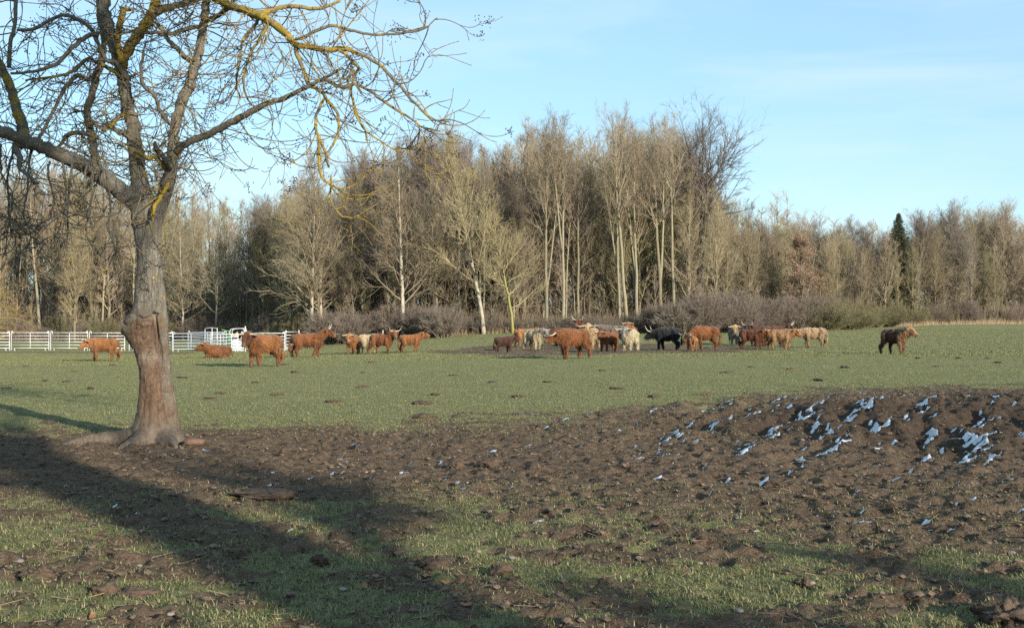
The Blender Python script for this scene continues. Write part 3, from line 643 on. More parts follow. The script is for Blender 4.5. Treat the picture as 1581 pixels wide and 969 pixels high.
    def twig(p, d, L, r, depth, lich, droop):
        n = max(7, int(L / .06)); st = L / n; P = [p]; d = d / np.linalg.norm(d); flip = n * (.35 + .5 * g.random()) if g.random() < .6 else 99
        bend = g.normal(0, 1, 3) * .19; bend[1] *= .6
        for i in range(n):
            u = i / n
            if abs(i - flip) < .5: bend = -bend * 1.1
            d = d + np.array([0, 0, -droop * (1 - u) * .22 + (.05 + .34 * u * u) * (.55 + .7 * droop)]) * (st / .07) * .8 + bend * (st / .07) + g.normal(0, .035, 3)
            d /= np.linalg.norm(d); P.append(P[-1] + d * st)
        P = np.array(P); rr = np.linspace(r, max(.0036, r * .5), n + 1)
        tw.tube(P - O, rr, 4, lich + .25 * g.standard_normal(n + 1) * .6)
        if depth > 0:
            for _ in range(int(g.integers(1, 4)) if L > .4 else int(g.integers(0, 2))):
                k = int(g.integers(1, n)); dd = (P[k] - P[k - 1]) / st + g.normal(0, .75, 3) * [1, .9, 1]
                twig(P[k], dd, L * (.35 + .4 * g.random()), rr[k] * .78, depth - 1, lich * .9, droop * .8)
        tips.append((P[-1], d))
        if g.random() < .3: tips.append((P[max(1, n // 2)], d))
    for key, (P, r, lich) in limbs.items():
        L = np.linalg.norm(np.diff(P, axis=0), axis=1).sum()
        for _ in range(int(L * {'A': 8, 'A1': 6, 'A2': 7, 'B': 6, 'C': 7, 'C1': 6, 'D': 9, 'D2': 9, 'B2': 7, 'B3': 10}.get(key, 5))):
            k = int(g.integers(1, len(P) - 1)); T = P[k + 1] - P[k - 1]; T /= np.linalg.norm(T)
            th = g.random() * 6.283; s = np.array([math.cos(th), math.sin(th) * .8, g.normal(-.05, .5)])
            L_ = (.45 + .75 * g.random()) * (.8 if key in ('B', 'C', 'A') else 1.0)
            twig(P[k], s + T * .5, L_ * 1.15, .0078 + .002 * g.random(), 2, .32 + lich * .5, .5 + .8 * g.random())
    for (P, r, lich) in sec:
        L = np.linalg.norm(np.diff(P, axis=0), axis=1).sum()
        for _ in range(int(L * 4.8) + 2):
            k = int(len(P) * (.15 + .83 * g.random())); k = min(max(k, 1), len(P) - 2); T = P[k + 1] - P[k - 1]; T /= np.linalg.norm(T)
            s = T * .8 + g.normal(0, .65, 3) * [1, .9, 1]
            twig(P[k], s, .35 + .55 * g.random(), min(.0078, r[k] * .8 + .001), 2, .28 + lich * .5, .4 + .8 * g.random())
    # water shoots hanging close about the fork
    for _ in range(95):
        key = ('B', 'C', 'A2', 'B', 'C')[int(g.integers(0, 5))]; P, r, lich = limbs[key]; k = int(g.integers(0, len(P) * 2 // 3)); th = g.random() * 6.283
        twig(P[k], np.array([math.cos(th), math.sin(th), g.normal(.0, .4)]), .35 + .6 * g.random(), .008, 2, .62, .9 + .6 * g.random())
    tw_me = tw.mesh("twigs", [BK]); w = link("twigs", tw_me, root); w['kind'] = 'stuff'
    C = np.array([t_[0] for t_ in tips]); D = np.array([t_[1] for t_ in tips])
    bd.frusta(C - O - D * .006, C - O + D * .014, .0045, .002, 0, 4)
    for k in range(len(C)):
        if g.random() < .17:
            m = int(g.integers(5, 16)); Pk = C[k] + g.normal(0, .03, (m, 3)); Dk = g.normal(0, 1, (m, 3)); Dk /= np.linalg.norm(Dk, axis=1)[:, None]
            bd.frusta(Pk - O - Dk * .008, Pk - O + Dk * .013, .006, .004, 0, 4)
    b = link("buds", bd.mesh("buds", [plain_mat("dark_buds", (.035, .022, .026), (.060, .035, .035), 20, .8, 0)]), root); b['kind'] = 'stuff'
    # broken black stub between the stems
    a = Acc(); P = catmull([tp(262, 262, -.12), tp(255, 250, -.2), tp(250, 240, -.27), tp(240, 229, -.3), tp(238, 218, -.3)], 12); a.tube(P - O, np.interp(np.linspace(0, 1, 12), [0, .4, .7, 1], [3.2, 4.0, 4.6, 2.4]) * px, 9, -1.0, .12, g)
    link("stub", a.mesh("stub", [plain_mat("black_stub", (.018, .016, .015), (.04, .035, .03), 18, .95, .5)]), root)
build_hero()

# ------------------------------------------------------------------ the wood: prototypes of bare trees
def rot_dirs(T, spread, up, g):
    """children of directions T, turned aside by about `spread` radians"""
    n = len(T); r = g.standard_normal((n, 3)); r -= (r * T).sum(1)[:, None] * T; r /= np.linalg.norm(r, axis=1)[:, None] + 1e-9
    a = spread * (.6 + .7 * g.random(n)); D = T * np.cos(a)[:, None] + r * np.sin(a)[:, None]
    D[:, 2] += up; return D / np.linalg.norm(D, axis=1)[:, None]
def grow_tree(seed, H=18., bole=.5, nlimb=26, limb_len=.26, elev=(35, 65), r0=.16, lean=0.0, wob=.02, tw=(5, 6, 3), upb=.22, fork=0, thin=1.0, droop=0.0, shape=.55):
    g = rng(seed); tr, cr = Acc(), Acc()
    n = 14; zz = np.linspace(0, 1, n)
    stems = []
    P = np.stack([lean * H * zz ** 1.3 + np.cumsum(g.normal(0, wob, n)) * H * .12, np.cumsum(g.normal(0, wob, n)) * H * .12, zz * H * .96], -1); P[0, :2] = 0
    rad = r0 * (1 - zz) ** .75 + .012; rad[0] *= 1.35
    P0 = P.copy(); P0[0, 2] = -.3
    tr.tube(P0, rad, 7, .3); stems.append((P, rad))
    for f in range(fork):
        k = int(n * (.22 + .3 * g.random())); th = g.random() * 6.283; m = n - k; s = np.linspace(0, 1, m)
        off = np.array([math.cos(th), math.sin(th), 0]) * H * (.07 + .07 * g.random())
        Q = P[k] + (P[k:] - P[k]) * (.78 + .2 * g.random()) + off * (s ** .8)[:, None]
        rr = rad[k] * .75 * (1 - s) ** .75 + .012; tr.tube(Q, rr, 6, .3); stems.append((Q, rr))
    B0, BD, BL, BR = [], [], [], []
    for si, (P, rad) in enumerate(stems):
        top = P[-1, 2]; m = nlimb if si == 0 else nlimb * 2 // 3
        for i in range(m):
            f = bole + (1 - bole) * (i + g.random()) / m; f = min(f, .985)
            if si and f * H < P[0, 2] + .5: continue
            z = f * top; p = np.array([np.interp(z, P[:, 2], P[:, k]) for k in range(3)]); th = i * 2.4 + g.normal(0, .5); e = R(elev[0] + (elev[1] - elev[0]) * f + g.normal(0, 8))
            d = np.array([math.cos(th) * math.cos(e), math.sin(th) * math.cos(e), math.sin(e)])
            u = (f - bole) / (1 - bole); L = H * limb_len * (.35 + .9 * (1 - u) ** shape) * (.7 + .5 * g.random()) * min(1, .45 + 2.2 * u if shape < .8 else 1)
            m2 = 7; pts = [p]; dd = d.copy()
            for k in range(m2):
                dd = dd + np.array([0, 0, upb * .5 - droop * k * .12]) + g.normal(0, .10, 3); dd /= np.linalg.norm(dd); pts.append(pts[-1] + dd * L / m2)
            pts = np.array(pts); rl = np.linspace(min(np.interp(z, P[:, 2], rad) * .62, .09), .012, m2 + 1) * thin
            (cr).tube(pts, rl, 4, .35 + .1 * g.standard_normal())
            for k in range(int(tw[0] * 1.6)):
                t_ = .12 + .88 * g.random(); q = t_ * m2; a = min(int(q), m2 - 1); B0.append(pts[a] + (pts[a + 1] - pts[a]) * (q - a)); BD.append((pts[a + 1] - pts[a]) / (L / m2)); BL.append(L * (.30 + .25 * g.random()) * (1.15 - .6 * t_)); BR.append(np.interp(q, np.arange(m2 + 1), rl) * .6)
    B0, BD, BL, BR = map(np.array, (B0, BD, BL, BR))
    def seg2(P, D, L, r, ra):
        mid = P + D * (L * .5)[:, None]; D2 = D + g.normal(0, .16, D.shape); D2[:, 2] += upb * .6 - droop * .5; D2 /= np.linalg.norm(D2, axis=1)[:, None]
        end = mid + D2 * (L * .5)[:, None]; tone = .5 + .25 * g.standard_normal(len(P))
        cr.frusta(P, mid, r, r * .75, tone); cr.frusta(mid, end, r * .75, r * .4, tone); return mid, end, D2
    def spawn(P, mid, end, D, D2, L, r, k, ln, spread):
        k = int(k); idx = np.repeat(np.arange(len(P)), k); t_ = g.random(len(idx)); h = t_ < .5
        S = np.where(h[:, None], P[idx] + (mid - P)[idx] * (t_ * 2)[:, None], mid[idx] + (end - mid)[idx] * (t_ * 2 - 1)[:, None])
        return S, rot_dirs(np.where(h[:, None], D[idx], D2[idx]), spread, upb * .5 - droop * .4, g), L[idx] * ln * (.6 + .7 * g.random(len(idx))), np.maximum(r[idx] * .62, .0055 * thin)
    D = rot_dirs(BD, .75, upb, g); r = np.maximum(BR, .011) * thin
    m1, e1, D2 = seg2(B0, D, BL, r, .5)
    S, Ds, Ls, rs = spawn(B0, m1, e1, D, D2, BL, r, tw[1], .55, .65)
    m2_, e2, D3 = seg2(S, Ds, Ls, rs, .5)
    if tw[2]:
        S3, D4, L3, r3 = spawn(S, m2_, e2, Ds, D3, Ls, rs, tw[2], .62, .6); L3 = np.clip(L3, .15, .8)
        cr.frusta(S3, S3 + D4 * L3[:, None], r3, r3 * .45, np.clip(.6 + .25 * g.standard_normal(len(S3)), 0, 1))
    return tr, cr
B_GREY = bark_mat("grey_bark", (.145, .125, .095), (.265, .235, .18), (.20, .19, .085), .10)
B_OLIVE = bark_mat("olive_bark", (.16, .140, .098), (.285, .255, .18), (.23, .205, .09), .10)
B_BIRCH = bark_mat("pale_bark", (.25, .22, .17), (.42, .38, .31), (.28, .25, .14), .06, rand=.12)
B_DARK = bark_mat("dark_bark", (.060, .050, .042), (.135, .115, .095))
T_TAN = twig_mat("tan_twigs", (.205, .165, .112), (.29, .235, .16))
T_OLIVE = twig_mat("olive_twigs", (.195, .168, .100), (.275, .235, .138))
T_BROWN = twig_mat("brown_twigs", (.20, .162, .122), (.285, .232, .172))
T_GREY = twig_mat("grey_twigs", (.17, .143, .122), (.24, .20, .168))
T_PALE = twig_mat("pale_twigs", (.205, .175, .120), (.235, .19, .13))
T_DARK = twig_mat("dark_twigs", (.070, .058, .052), (.115, .095, .082))
PROTO = {}
def proto(key, bark, twig, **k):
    tr, cr = grow_tree(**k); PROTO.setdefault(key, []).append((tr.mesh("trunk", [bark]), cr.mesh("crown", [twig]), k.get('H', 18.)))
for s in range(4): proto('tall', (B_GREY, B_OLIVE)[s % 2], (T_TAN, T_BROWN)[s % 2], seed=100 + s, H=18., bole=.42 + .06 * s, nlimb=17, limb_len=.20, elev=(38, 72), r0=.17, fork=s % 3, tw=(4, 5, 3))
for s in range(4): proto('bushy', (B_OLIVE, B_GREY)[s % 2], (T_OLIVE, T_TAN, T_TAN, T_OLIVE)[s], seed=120 + s, H=14., bole=.14, nlimb=28, limb_len=.25, elev=(30, 75), r0=.12, fork=2, tw=(4, 5, 3), wob=.03)
for s in range(2): proto('birch', B_BIRCH, T_PALE, seed=140 + s, H=17., bole=.16, nlimb=34, limb_len=.30, elev=(28, 62), r0=.17, wob=.012, tw=(5, 6, 3), upb=.12, shape=.9)
for s in range(2): proto('oak', B_DARK, T_DARK, seed=150 + s, H=19., bole=.58, nlimb=13, limb_len=.36, elev=(18, 62), r0=.24, tw=(4, 5, 3), fork=1, thin=1.25, upb=.14)
for s in range(3): proto('sapling', (B_OLIVE, B_GREY, B_OLIVE)[s], (T_OLIVE, T_BROWN, T_TAN)[s], seed=160 + s, H=8., bole=.12, nlimb=20, limb_len=.20, elev=(40, 75), r0=.055, tw=(4, 5, 2), wob=.03)
for s in range(2): proto('slim', (B_GREY, B_OLIVE)[s], (T_BROWN, T_TAN)[s], seed=170 + s, H=17., bole=.50, nlimb=14, limb_len=.13, elev=(45, 75), r0=.095, tw=(4, 5, 3), wob=.022)
for s in range(2): proto('round', (B_GREY, B_DARK)[s], (T_BROWN, T_GREY)[s], seed=180 + s, H=12., bole=.22, nlimb=30, limb_len=.36, elev=(22, 75), r0=.17, fork=2, tw=(6, 6, 3), shape=.5)
proto('leaning', B_BIRCH, T_OLIVE, seed=190, H=17., bole=.22, nlimb=30, limb_len=.28, elev=(22, 62), r0=.15, lean=-.15, tw=(5, 6, 3), shape=.9)
proto('lichen', twig_mat("yellow_bark", (.22, .19, .07), (.30, .25, .10)), T_OLIVE, seed=191, H=12., bole=.20, nlimb=24, limb_len=.34, elev=(10, 60), r0=.13, lean=-.20, wob=.04, tw=(5, 6, 3), shape=.9)

def edge_y(px): return np.interp(px, [-150, 0, 200, 370, 450, 520, 700, 1000, 1150, 1300, 1450, 1581, 1750], [122, 122, 124, 117, 105, 98, 95, 95, 98, 106, 122, 130, 138])
TOPX = [-150, 0, 60, 150, 300, 345, 385, 400, 440, 480, 520, 560, 640, 700, 760, 830, 900, 950, 1000, 1030, 1055, 1085, 1110, 1200, 1260, 1330, 1380, 1420, 1480, 1550, 1600, 1750]
TOPY = [200, 205, 215, 235, 250, 262, 300, 292, 275, 250, 268, 232, 208, 190, 195, 172, 182, 165, 190, 178, 182, 250, 286, 292, 318, 334, 345, 325, 306, 312, 335, 330]
def top_y(px): return np.interp(px, TOPX, TOPY)
def ground_py(x, y): return HOR + F / y * (HC - ground_z(x, y))
def plant(key, px, depth, H, label, group=None, idx=None, name=None, rotz=None, g=random):
    P = PROTO[key]; tm, cm, h0 = P[(idx if idx is not None else g.randrange(len(P)))]
    y = float(edge_y(px)) + depth; x = (px - W0) / (F / y); z = ground_z(x, y)
    r = thing(name or "tree", label, "tree", (x, y, z), g.random() * 6.283 if rotz is None else rotz, group); s = H / h0; w = s * g.uniform(.9, 1.12)
    r.scale = (w, w, s); r.rotation_euler[0] = R(g.gauss(0, 2.2)); r.rotation_euler[1] = R(g.gauss(0, 2.2))
    link("trunk", tm, r); link("crown", cm, r)
    return r
def tall_for(px, depth, top=None):
    y = float(edge_y(px)) + depth; x = (px - W0) / (F / y)
    return .94 * (ground_py(x, y) - (top_y(px) if top is None else top)) / (F / y)
random.seed(4)
LAB = {'tall': "tall bare tree with a long clear trunk crowded among its like in the wood", 'slim': "thin straight bare tree squeezed between thicker trunks inside the wood", 'bushy': "bushy many branched bare tree at the edge of the wood",
       'sapling': "young bare sapling along the foot of the wood", 'round': "broad rounded bare tree in the lower right stretch of the wood"}
GRP = {'tall': "tall bare trees of the wood", 'slim': "slim bare trees of the wood", 'bushy': "bushy bare trees of the wood", 'sapling': "saplings along the wood edge", 'round': "rounded trees of the low wood"}
def wood():
    for row in range(7):
        px = -95 + row * 11
        while px < 1690:
            dep = 2.0 + row * 4.6 + random.uniform(-1.6, 1.6); q = px + random.uniform(-12, 12)
            H = tall_for(q, dep) * (.93 if q > 1140 else 1) * (random.uniform(.72, 1.0) if row > 1 else random.uniform(.5, .95))
            if 380 < q < 1150: key = random.choice(['tall', 'tall', 'slim', 'slim', 'bushy'] if row else ['slim', 'tall', 'slim', 'tall', 'bushy'])
            if row == 0 and 620 < q < 1060 and key != 'bushy': H = tall_for(q, dep) * random.uniform(.78, 1.0)
            elif q <= 380: key = random.choice(['bushy', 'bushy', 'tall', 'slim'])
            else: key = random.choice(['round', 'bushy', 'bushy', 'tall'] if row else ['bushy', 'bushy', 'sapling'])
            if key == 'sapling': H *= .7
            plant(key, q, dep, max(H, 3.5), LAB[key], GRP[key])
            px += random.uniform(31, 50) if 380 < px < 1200 else random.uniform(40, 62)
    px = -60
    while px < 1680:
        plant('sapling', px, random.uniform(-1.5, 2.5), random.uniform(3.2, 7.5), LAB['sapling'], GRP['sapling']); px += random.uniform(30, 60)
    for px, dep, top, key, idx, rz, lab in [
        (283, -2, 330, 'birch', 0, 0, "slender pale barked tree behind the big trunk, nearest the fence gap"), (333, -1, 300, 'birch', 1, 1, "pale slender tree behind the cattle crush"), (481, -3, 212, 'birch', 0, 2.2, "white stemmed tall tree above the long cow facing right"),
        (497, 0, 262, 'birch', 1, 4, "second pale stem close behind the white stemmed tall tree"), (623, -2, 205, 'birch', 1, .6, "straight pale tree with rising branches over the grey thicket"), (747, -3, 180, 'leaning', 0, 0, "pale trunk leaning left with spreading olive branches"),
        (792, -4, 300, 'lichen', 0, .2, "crooked yellow lichened tree with long level boughs beside the leaning trunk"), (845, -1, 175, 'tall', 0, 0, "forked grey tree above the cream cow"), (869, 0, 168, 'tall', 2, 1, "tall tree with a bent pale trunk above the big red cow"),
        (966, 0, 150, 'tall', 1, 2, "tallest open crowned tree above the white cow"), (985, 2, 160, 'tall', 3, 0, "tall straight tree beside the tallest open crowned one"), (1043, 1, 165, 'tall', 3, 2, "tall grey twin stemmed tree just before the dark crowned one"), (1022, 2, 168, 'tall', 1, 4, "tall narrow tree by the twin stemmed one"),
        (1070, 2, 190, 'oak', 0, 0, "dark broad crowned tree standing highest at the end of the tall wood"), (1084, 5, 200, 'oak', 1, 2, "second dark crowned tree fanning out to the right of the tall wood"), (1480, 8, 320, 'round', 1, 0, "big rounded dark tree over the far low wood"), (1550, 8, 325, 'round', 0, 2, "wide rounded brown tree at the frame edge of the low wood"),
        (1390, -1, 392, 'sapling', 0, 1, "slender young tree straight before the spruce"), (1366, -1, 356, 'bushy', 1, 0, "bushy tree standing before the spruce on its left"), (1408, 0, 360, 'bushy', 3, 2, "bushy tree standing before the spruce on its right"), (1430, 8, 335, 'round', 1, 3, "dark rounded tree next to the spruce"), (115, -6, 330, 'bushy', 0, 0, "many stemmed leaning tree with tan twigs behind the fence")]:
        plant(key, px, dep, tall_for(px, dep, top), lab, None, idx, rotz=rz)
wood()
def special_trees():
    # tree that kept its russet leaves
    g = rng(301); tr, cr = grow_tree(seed=300, H=9.5, bole=.12, nlimb=26, limb_len=.27, elev=(25, 75), r0=.12, tw=(4, 4, 2))
    LM = twig_mat("russet_leaves", (.19, .115, .075), (.28, .185, .125), .1)
    def leaves(cr, n, seed, sz=.05):
        g = rng(seed); V = np.vstack(cr.V); P = V[g.integers(0, len(V), n)] + g.normal(0, .12, (n, 3)); A = g.normal(0, 1, (n, 3)); A /= np.linalg.norm(A, axis=1)[:, None]; B = np.cross(A, g.normal(0, 1, (n, 3))); B /= np.linalg.norm(B, axis=1)[:, None]
        s = sz * (.6 + .8 * g.random(n))[:, None]; W = np.stack([P - A * s, P + B * s * .5, P + A * s, P - B * s * .5], 1).reshape(-1, 3)
        return mesh_np("leaves", W, np.arange(4 * n).reshape(-1, 4), None, [LM], {'tone': np.repeat(g.random(n), 4)})
    lm = leaves(cr, 5200, 5, .075)
    for px, dep, H, lab in [(1238, -2, 7.6, "tree still hung with russet leaves at the bend of the wood edge"), (1268, -3, 4.8, "lower russet leaved tree in front of the bend of the wood")]:
        y = float(edge_y(px)) + dep; x = (px - W0) / (F / y); r = thing("leafy_tree", lab, "tree", (x, y, ground_z(x, y)), px * 1.0); s = H / 9.5; r.scale = (s * 1.35, s * 1.35, s)
        link("trunk", tr.mesh("trunk", [B_GREY]), r); link("crown", cr.mesh("crown", [T_BROWN]), r); o = link("leaves", lm, r); o['kind'] = 'stuff'
    # bush with yellow twigs and russet leaves at the left edge, nearer than the wood
    tr, cr = grow_tree(seed=310, H=7., bole=.08, nlimb=34, limb_len=.42, elev=(5, 70), r0=.10, tw=(4, 5, 2), droop=.25, fork=2, upb=.05, shape=.9)
    x, y, z = at(-22, 18.8); r = thing("leafy_tree", "low spreading tree with yellow twigs and russet leaves at the left edge by the fence", "tree", (x, y, z)); r.scale = (1.15, 1.15, 1.05)
    link("trunk", tr.mesh("trunk", [B_OLIVE]), r); link("crown", cr.mesh("crown", [twig_mat("yellow_twigs", (.26, .21, .08), (.34, .26, .10))]), r); o = link("leaves", leaves(cr, 2600, 9, .06), r); o['kind'] = 'stuff'
    # spruce
    tr, cr = Acc(), Acc(); g = rng(5); H = 12.; tr.tube([(0, 0, -.2), (0, 0, H * .5), (0, 0, H)], [.16, .09, .02], 7, .3)
    z = H * (.04 + .95 * np.linspace(0, 1, 420) ** .9); th = np.arange(420) * 2.4; L = 2.7 * (1 - z / H) ** .9 * (.6 + .6 * g.random(420)) + .03
    D = np.stack([np.cos(th), np.sin(th), np.full(420, -.12) + .5 * (z / H) ** 3], -1); P0 = np.stack([0 * z, 0 * z, z], -1); P1 = P0 + D * L[:, None]
    cr.frusta(P0, P1, .02, .006, .1)
    k = 46; t_ = g.random((420, k)) ** .7; S = P0[:, None] + (P1 - P0)[:, None] * t_[..., None]; ND = D[:, None] + g.normal(0, .55, (420, k, 3)); ND[..., 2] -= .25; ND /= np.linalg.norm(ND, axis=-1)[..., None]; LL = (.10 + .22 * g.random((420, k))) * (.35 + .65 * np.minimum(1, 3.2 * (1 - z / H)))[:, None]
    cr.frusta(S.reshape(-1, 3), (S + ND * LL[..., None]).reshape(-1, 3), .022, .008, g.random(420 * k))
    px, dep = 1388, 4; y = float(edge_y(px)) + dep; x = (px - W0) / (F / y); r = thing("spruce", "dark green spruce rising out of the bare low wood", "tree", (x, y, ground_z(x, y)))
    s = tall_for(px, dep, 317) / H; r.scale = (s * 1.25, s * 1.25, s); link("trunk", tr.mesh("trunk", [B_DARK]), r); link("crown", cr.mesh("crown", [twig_mat("spruce_needles", (.048, .060, .034), (.085, .095, .052), 0)]), r)
special_trees()
def woodland_depth():
    """the inside of the wood behind the trees one can tell apart"""
    g = rng(900); a = Acc()
    n = 520; px = -140 + 1880 * g.random(n); dep = 34 + 45 * g.random(n); y = edge_y(px) + dep; x = (px - W0) / F * y; z = base_z(x, y)
    hh = (508 + 0 * px - top_y(px)) / (F / y) * (.55 + .33 * g.random(n)) + 1
    P0 = np.stack([x, y, z - .3], -1); P1 = P0 + np.stack([g.normal(0, .5, n), g.normal(0, .5, n), hh], -1)
    a.frusta(P0, P1, .10 + .12 * g.random(n), .015, .3, 5)
    k = 34; t_ = .25 + .75 * g.random((n, k)); S = P0[:, None] + (P1 - P0)[:, None] * t_[..., None]; th = g.random((n, k)) * 6.283; e = .5 + .7 * g.random((n, k)); D = np.stack([np.cos(th) * np.cos(e), np.sin(th) * np.cos(e), np.sin(e)], -1); L = hh[:, None] * .20 * (1.2 - t_ * .8) * (.6 + .7 * g.random((n, k)))
    E = S + D * L[..., None]; a.frusta(S.reshape(-1, 3), E.reshape(-1, 3), .035, .012, .5)
    S, E, D, L = S.reshape(-1, 3), E.reshape(-1, 3), D.reshape(-1, 3), L.ravel(); idx = np.repeat(np.arange(len(S)), 7); t2 = g.random(len(idx)); Q = S[idx] + (E - S)[idx] * t2[:, None]; D2 = rot_dirs(D[idx], .7, .15, g); a.frusta(Q, Q + D2 * (L[idx] * .4)[:, None], .015, .006, .6 + 0 * t2)
    tag(link("woodland", a.mesh("woodland", [T_BROWN])), "dim inner trees of the wood behind its edge", "woodland", kind='stuff')
    # hazel and young growth under the tall trees
    h = Acc(); n = 8200; px = np.where(g.random(n) < .3, -140 + 600 * g.random(n), -140 + 1880 * g.random(n)); dep = 6 + 52 * g.random(n); y = edge_y(px) + dep; x = (px - W0) / F * y; z = base_z(x, y)
    L = (2.2 + 6.0 * g.random(n) ** 1.3); P = np.stack([x, y, z - .1], -1); D = np.stack([g.normal(0, .22, n), g.normal(0, .22, n), np.ones(n)], -1); h.frusta(P, P + D * L[:, None], .028, .008, .4)
    k = 22; t_ = .08 + .92 * g.random((n, k)); S = (P[:, None] + (D * L[:, None])[:, None] * t_[..., None]).reshape(-1, 3); D2 = rot_dirs(np.repeat(D / np.linalg.norm(D, axis=1)[:, None], k, 0), .75, .1, g); L2 = np.repeat(L, k) * .20 * (.4 + g.random(n * k))
    h.frusta(S, S + D2 * L2[:, None], .014, .005, g.random(n * k))
    tag(link("young_growth", h.mesh("young_growth", [twig_mat("young_growth", (.19, .15, .115), (.28, .225, .16), 0)])), "dense young brush filling the space between the trunks of the wood", "brush", kind='stuff')
    # brambles, weeds and fallen sticks on the wood's floor
    b = Acc(); n = 60000; px = -140 + 1880 * g.random(n); dep = -2 + 34 * g.random(n) ** 1.7; y = edge_y(px) + dep; x = (px - W0) / F * y; z = base_z(x, y); cl = fbm(x / 3, y / 3, 3, 777)
    L = (.25 + 1.5 * g.random(n) ** 2) * (.3 + 1.5 * cl) * (1 + .5 * (dep > 4)); th = g.random(n) * 6.283; sp = .55 * g.random(n) + .05; P = np.stack([x, y, z - .05], -1); D = np.stack([np.cos(th) * sp, np.sin(th) * sp, np.ones(n)], -1)
    b.frusta(P, P + D * L[:, None], .013, .005, g.random(n))
    tag(link("undergrowth", b.mesh("undergrowth", [twig_mat("undergrowth", (.14, .105, .078), (.24, .18, .125), 0)])), "brown brambles and dead stalks on the floor of the wood", "undergrowth", kind='stuff')
    c = Acc(); n = 26000; px = 420 + 1280 * g.random(n); w = np.interp(px, [420, 1150, 1250, 1600], [.12, .2, .5, .45]); keep = g.random(n) < w; px = px[keep]; n = len(px); dep = -3.2 + 2.6 * g.random(n); y = edge_y(px) + dep; x = (px - W0) / F * y; z = base_z(x, y); cl = fbm(x / 2.5, y / 2.5, 3, 787)
    L = (.15 + .55 * g.random(n)) * (.2 + 1.5 * cl); P = np.stack([x, y, z - .05], -1); D = np.stack([g.normal(0, .3, n), g.normal(0, .3, n), np.ones(n)], -1)
    c.frusta(P, P + D * L[:, None], .014, .005, g.random(n))
    tag(link("dry_grass", c.mesh("dry_grass", [twig_mat("dry_grass", (.27, .21, .13), (.38, .30, .19), 0)])), "strip of bleached tall grass along the foot of the wood", "dry grass", kind='stuff')
woodland_depth()
def shrubs():
    def shrub(seed, mat):
        g = rng(seed); a = Acc(); n = 130; th = g.random(n) * 6.283; e = R(90) - R(62) * g.random(n) ** .7; P = np.stack([np.cos(th), np.sin(th), 0 * th], -1) * (.5 * g.random(n) ** .5)[:, None]; L = 1.2 + .8 * g.random(n); D = np.stack([np.cos(th) * np.cos(e), np.sin(th) * np.cos(e), np.sin(e)], -1)
        M = P + D * (L * .55)[:, None]; D2 = D + g.normal(0, .2, D.shape); D2[:, 2] -= .12; D2 /= np.linalg.norm(D2, axis=1)[:, None]; E = M + D2 * (L * .45)[:, None]
        a.frusta(P - [0, 0, .1], M, .018, .012, .4); a.frusta(M, E, .012, .006, .5)
        S, DD, LL = np.vstack([P, M]), np.vstack([D, D2]), np.concatenate([L * .55, L * .45]); stems = None
        for lev, (k, ln, r) in enumerate([(7, .42, .0085), (4, .6, .006)]):
            idx = np.repeat(np.arange(len(S)), k); Q = S[idx] + DD[idx] * (LL[idx] * (.25 + .75 * g.random(len(idx))))[:, None]; Dn = rot_dirs(DD[idx], .7, .02, g); Ln = np.clip(LL[idx] * ln * (.5 + .8 * g.random(len(idx))), .08, .7); a.frusta(Q, Q + Dn * Ln[:, None], r, r * .5, np.clip(.5 + .3 * g.standard_normal(len(idx)), 0, 1)); S, DD, LL = Q, Dn, Ln
        stems = a.mesh("crown", [mat]); s = Acc(); s.frusta(P[:40] - [0, 0, .15], P[:40] + D[:40] * .6, .024, .018, .3, 5); return stems, s.mesh("stems", [B_GREY])
    T_PUR = twig_mat("purple_grey_twigs", (.145, .118, .098), (.21, .172, .140), .15); T_GRN = twig_mat("greenish_twigs", (.135, .125, .070), (.20, .175, .10), .15)
    GR = [shrub(501, T_PUR), shrub(502, T_PUR)]; GN = [shrub(503, T_GRN), shrub(504, T_GRN)]
    random.seed(9)
    def put(lst, px, dep, w, h, lab, grp):
        y = float(edge_y(px)) + dep; x = (px - W0) / (F / y); cm, sm = random.choice(lst); r = thing("shrub", lab, "shrub", (x, y, ground_z(x, y)), random.random() * 6.28, grp); r.scale = (w / 1.5, w / 1.5, h / 1.75); link("stems", sm, r); link("crown", cm, r)
    for px in range(498, 690, 17): put(GR, px + random.uniform(-5, 5), random.uniform(-5, 0), random.uniform(1.4, 1.9), random.uniform(1.7, 2.7), "grey twiggy shrub in the low thicket behind the four red cows", "shrubs of the thicket behind the red cows")
    for px in range(1010, 1270, 15): put(GR, px + random.uniform(-6, 6), random.uniform(-7, -1), random.uniform(1.5, 2.2), random.uniform(2.0, 3.3) * np.interp(px, [1010, 1060, 1250], [.65, 1, 1.05]), "purple grey shrub in the long thicket behind the right hand herd", "shrubs of the thicket behind the herd")
    for px in range(1255, 1370, 16): put(GN, px + random.uniform(-6, 6), random.uniform(-10, -3) * np.interp(px, [1255, 1370], [1, .4]), random.uniform(1.4, 2.1), random.uniform(1.5, 2.6), "olive green shrub where the wood edge swings back", "olive shrubs at the bend of the wood")
    for px in range(1375, 1600, 20): put(GN + GR, px + random.uniform(-7, 7), random.uniform(-1, 1), random.uniform(1.3, 2), random.uniform(1.3, 2.6), "low brownish shrub along the straight far edge of the wood", "low shrubs along the far wood edge")
    for px in range(700, 1000, 26): put(GR, px + random.uniform(-7, 7), random.uniform(-3, 1), random.uniform(1., 1.5), random.uniform(.9, 1.7), "small dark shrub at the feet of the tall wood", "small shrubs below the tall wood")
    for px in range(-30, 480, 24): put(GR + GN, px + random.uniform(-7, 7), random.uniform(-2, 2), random.uniform(1.3, 2), random.uniform(1.2, 2.6), "tangled tan shrub in the shade line behind the white fence", "shrubs behind the fence")
shrubs()

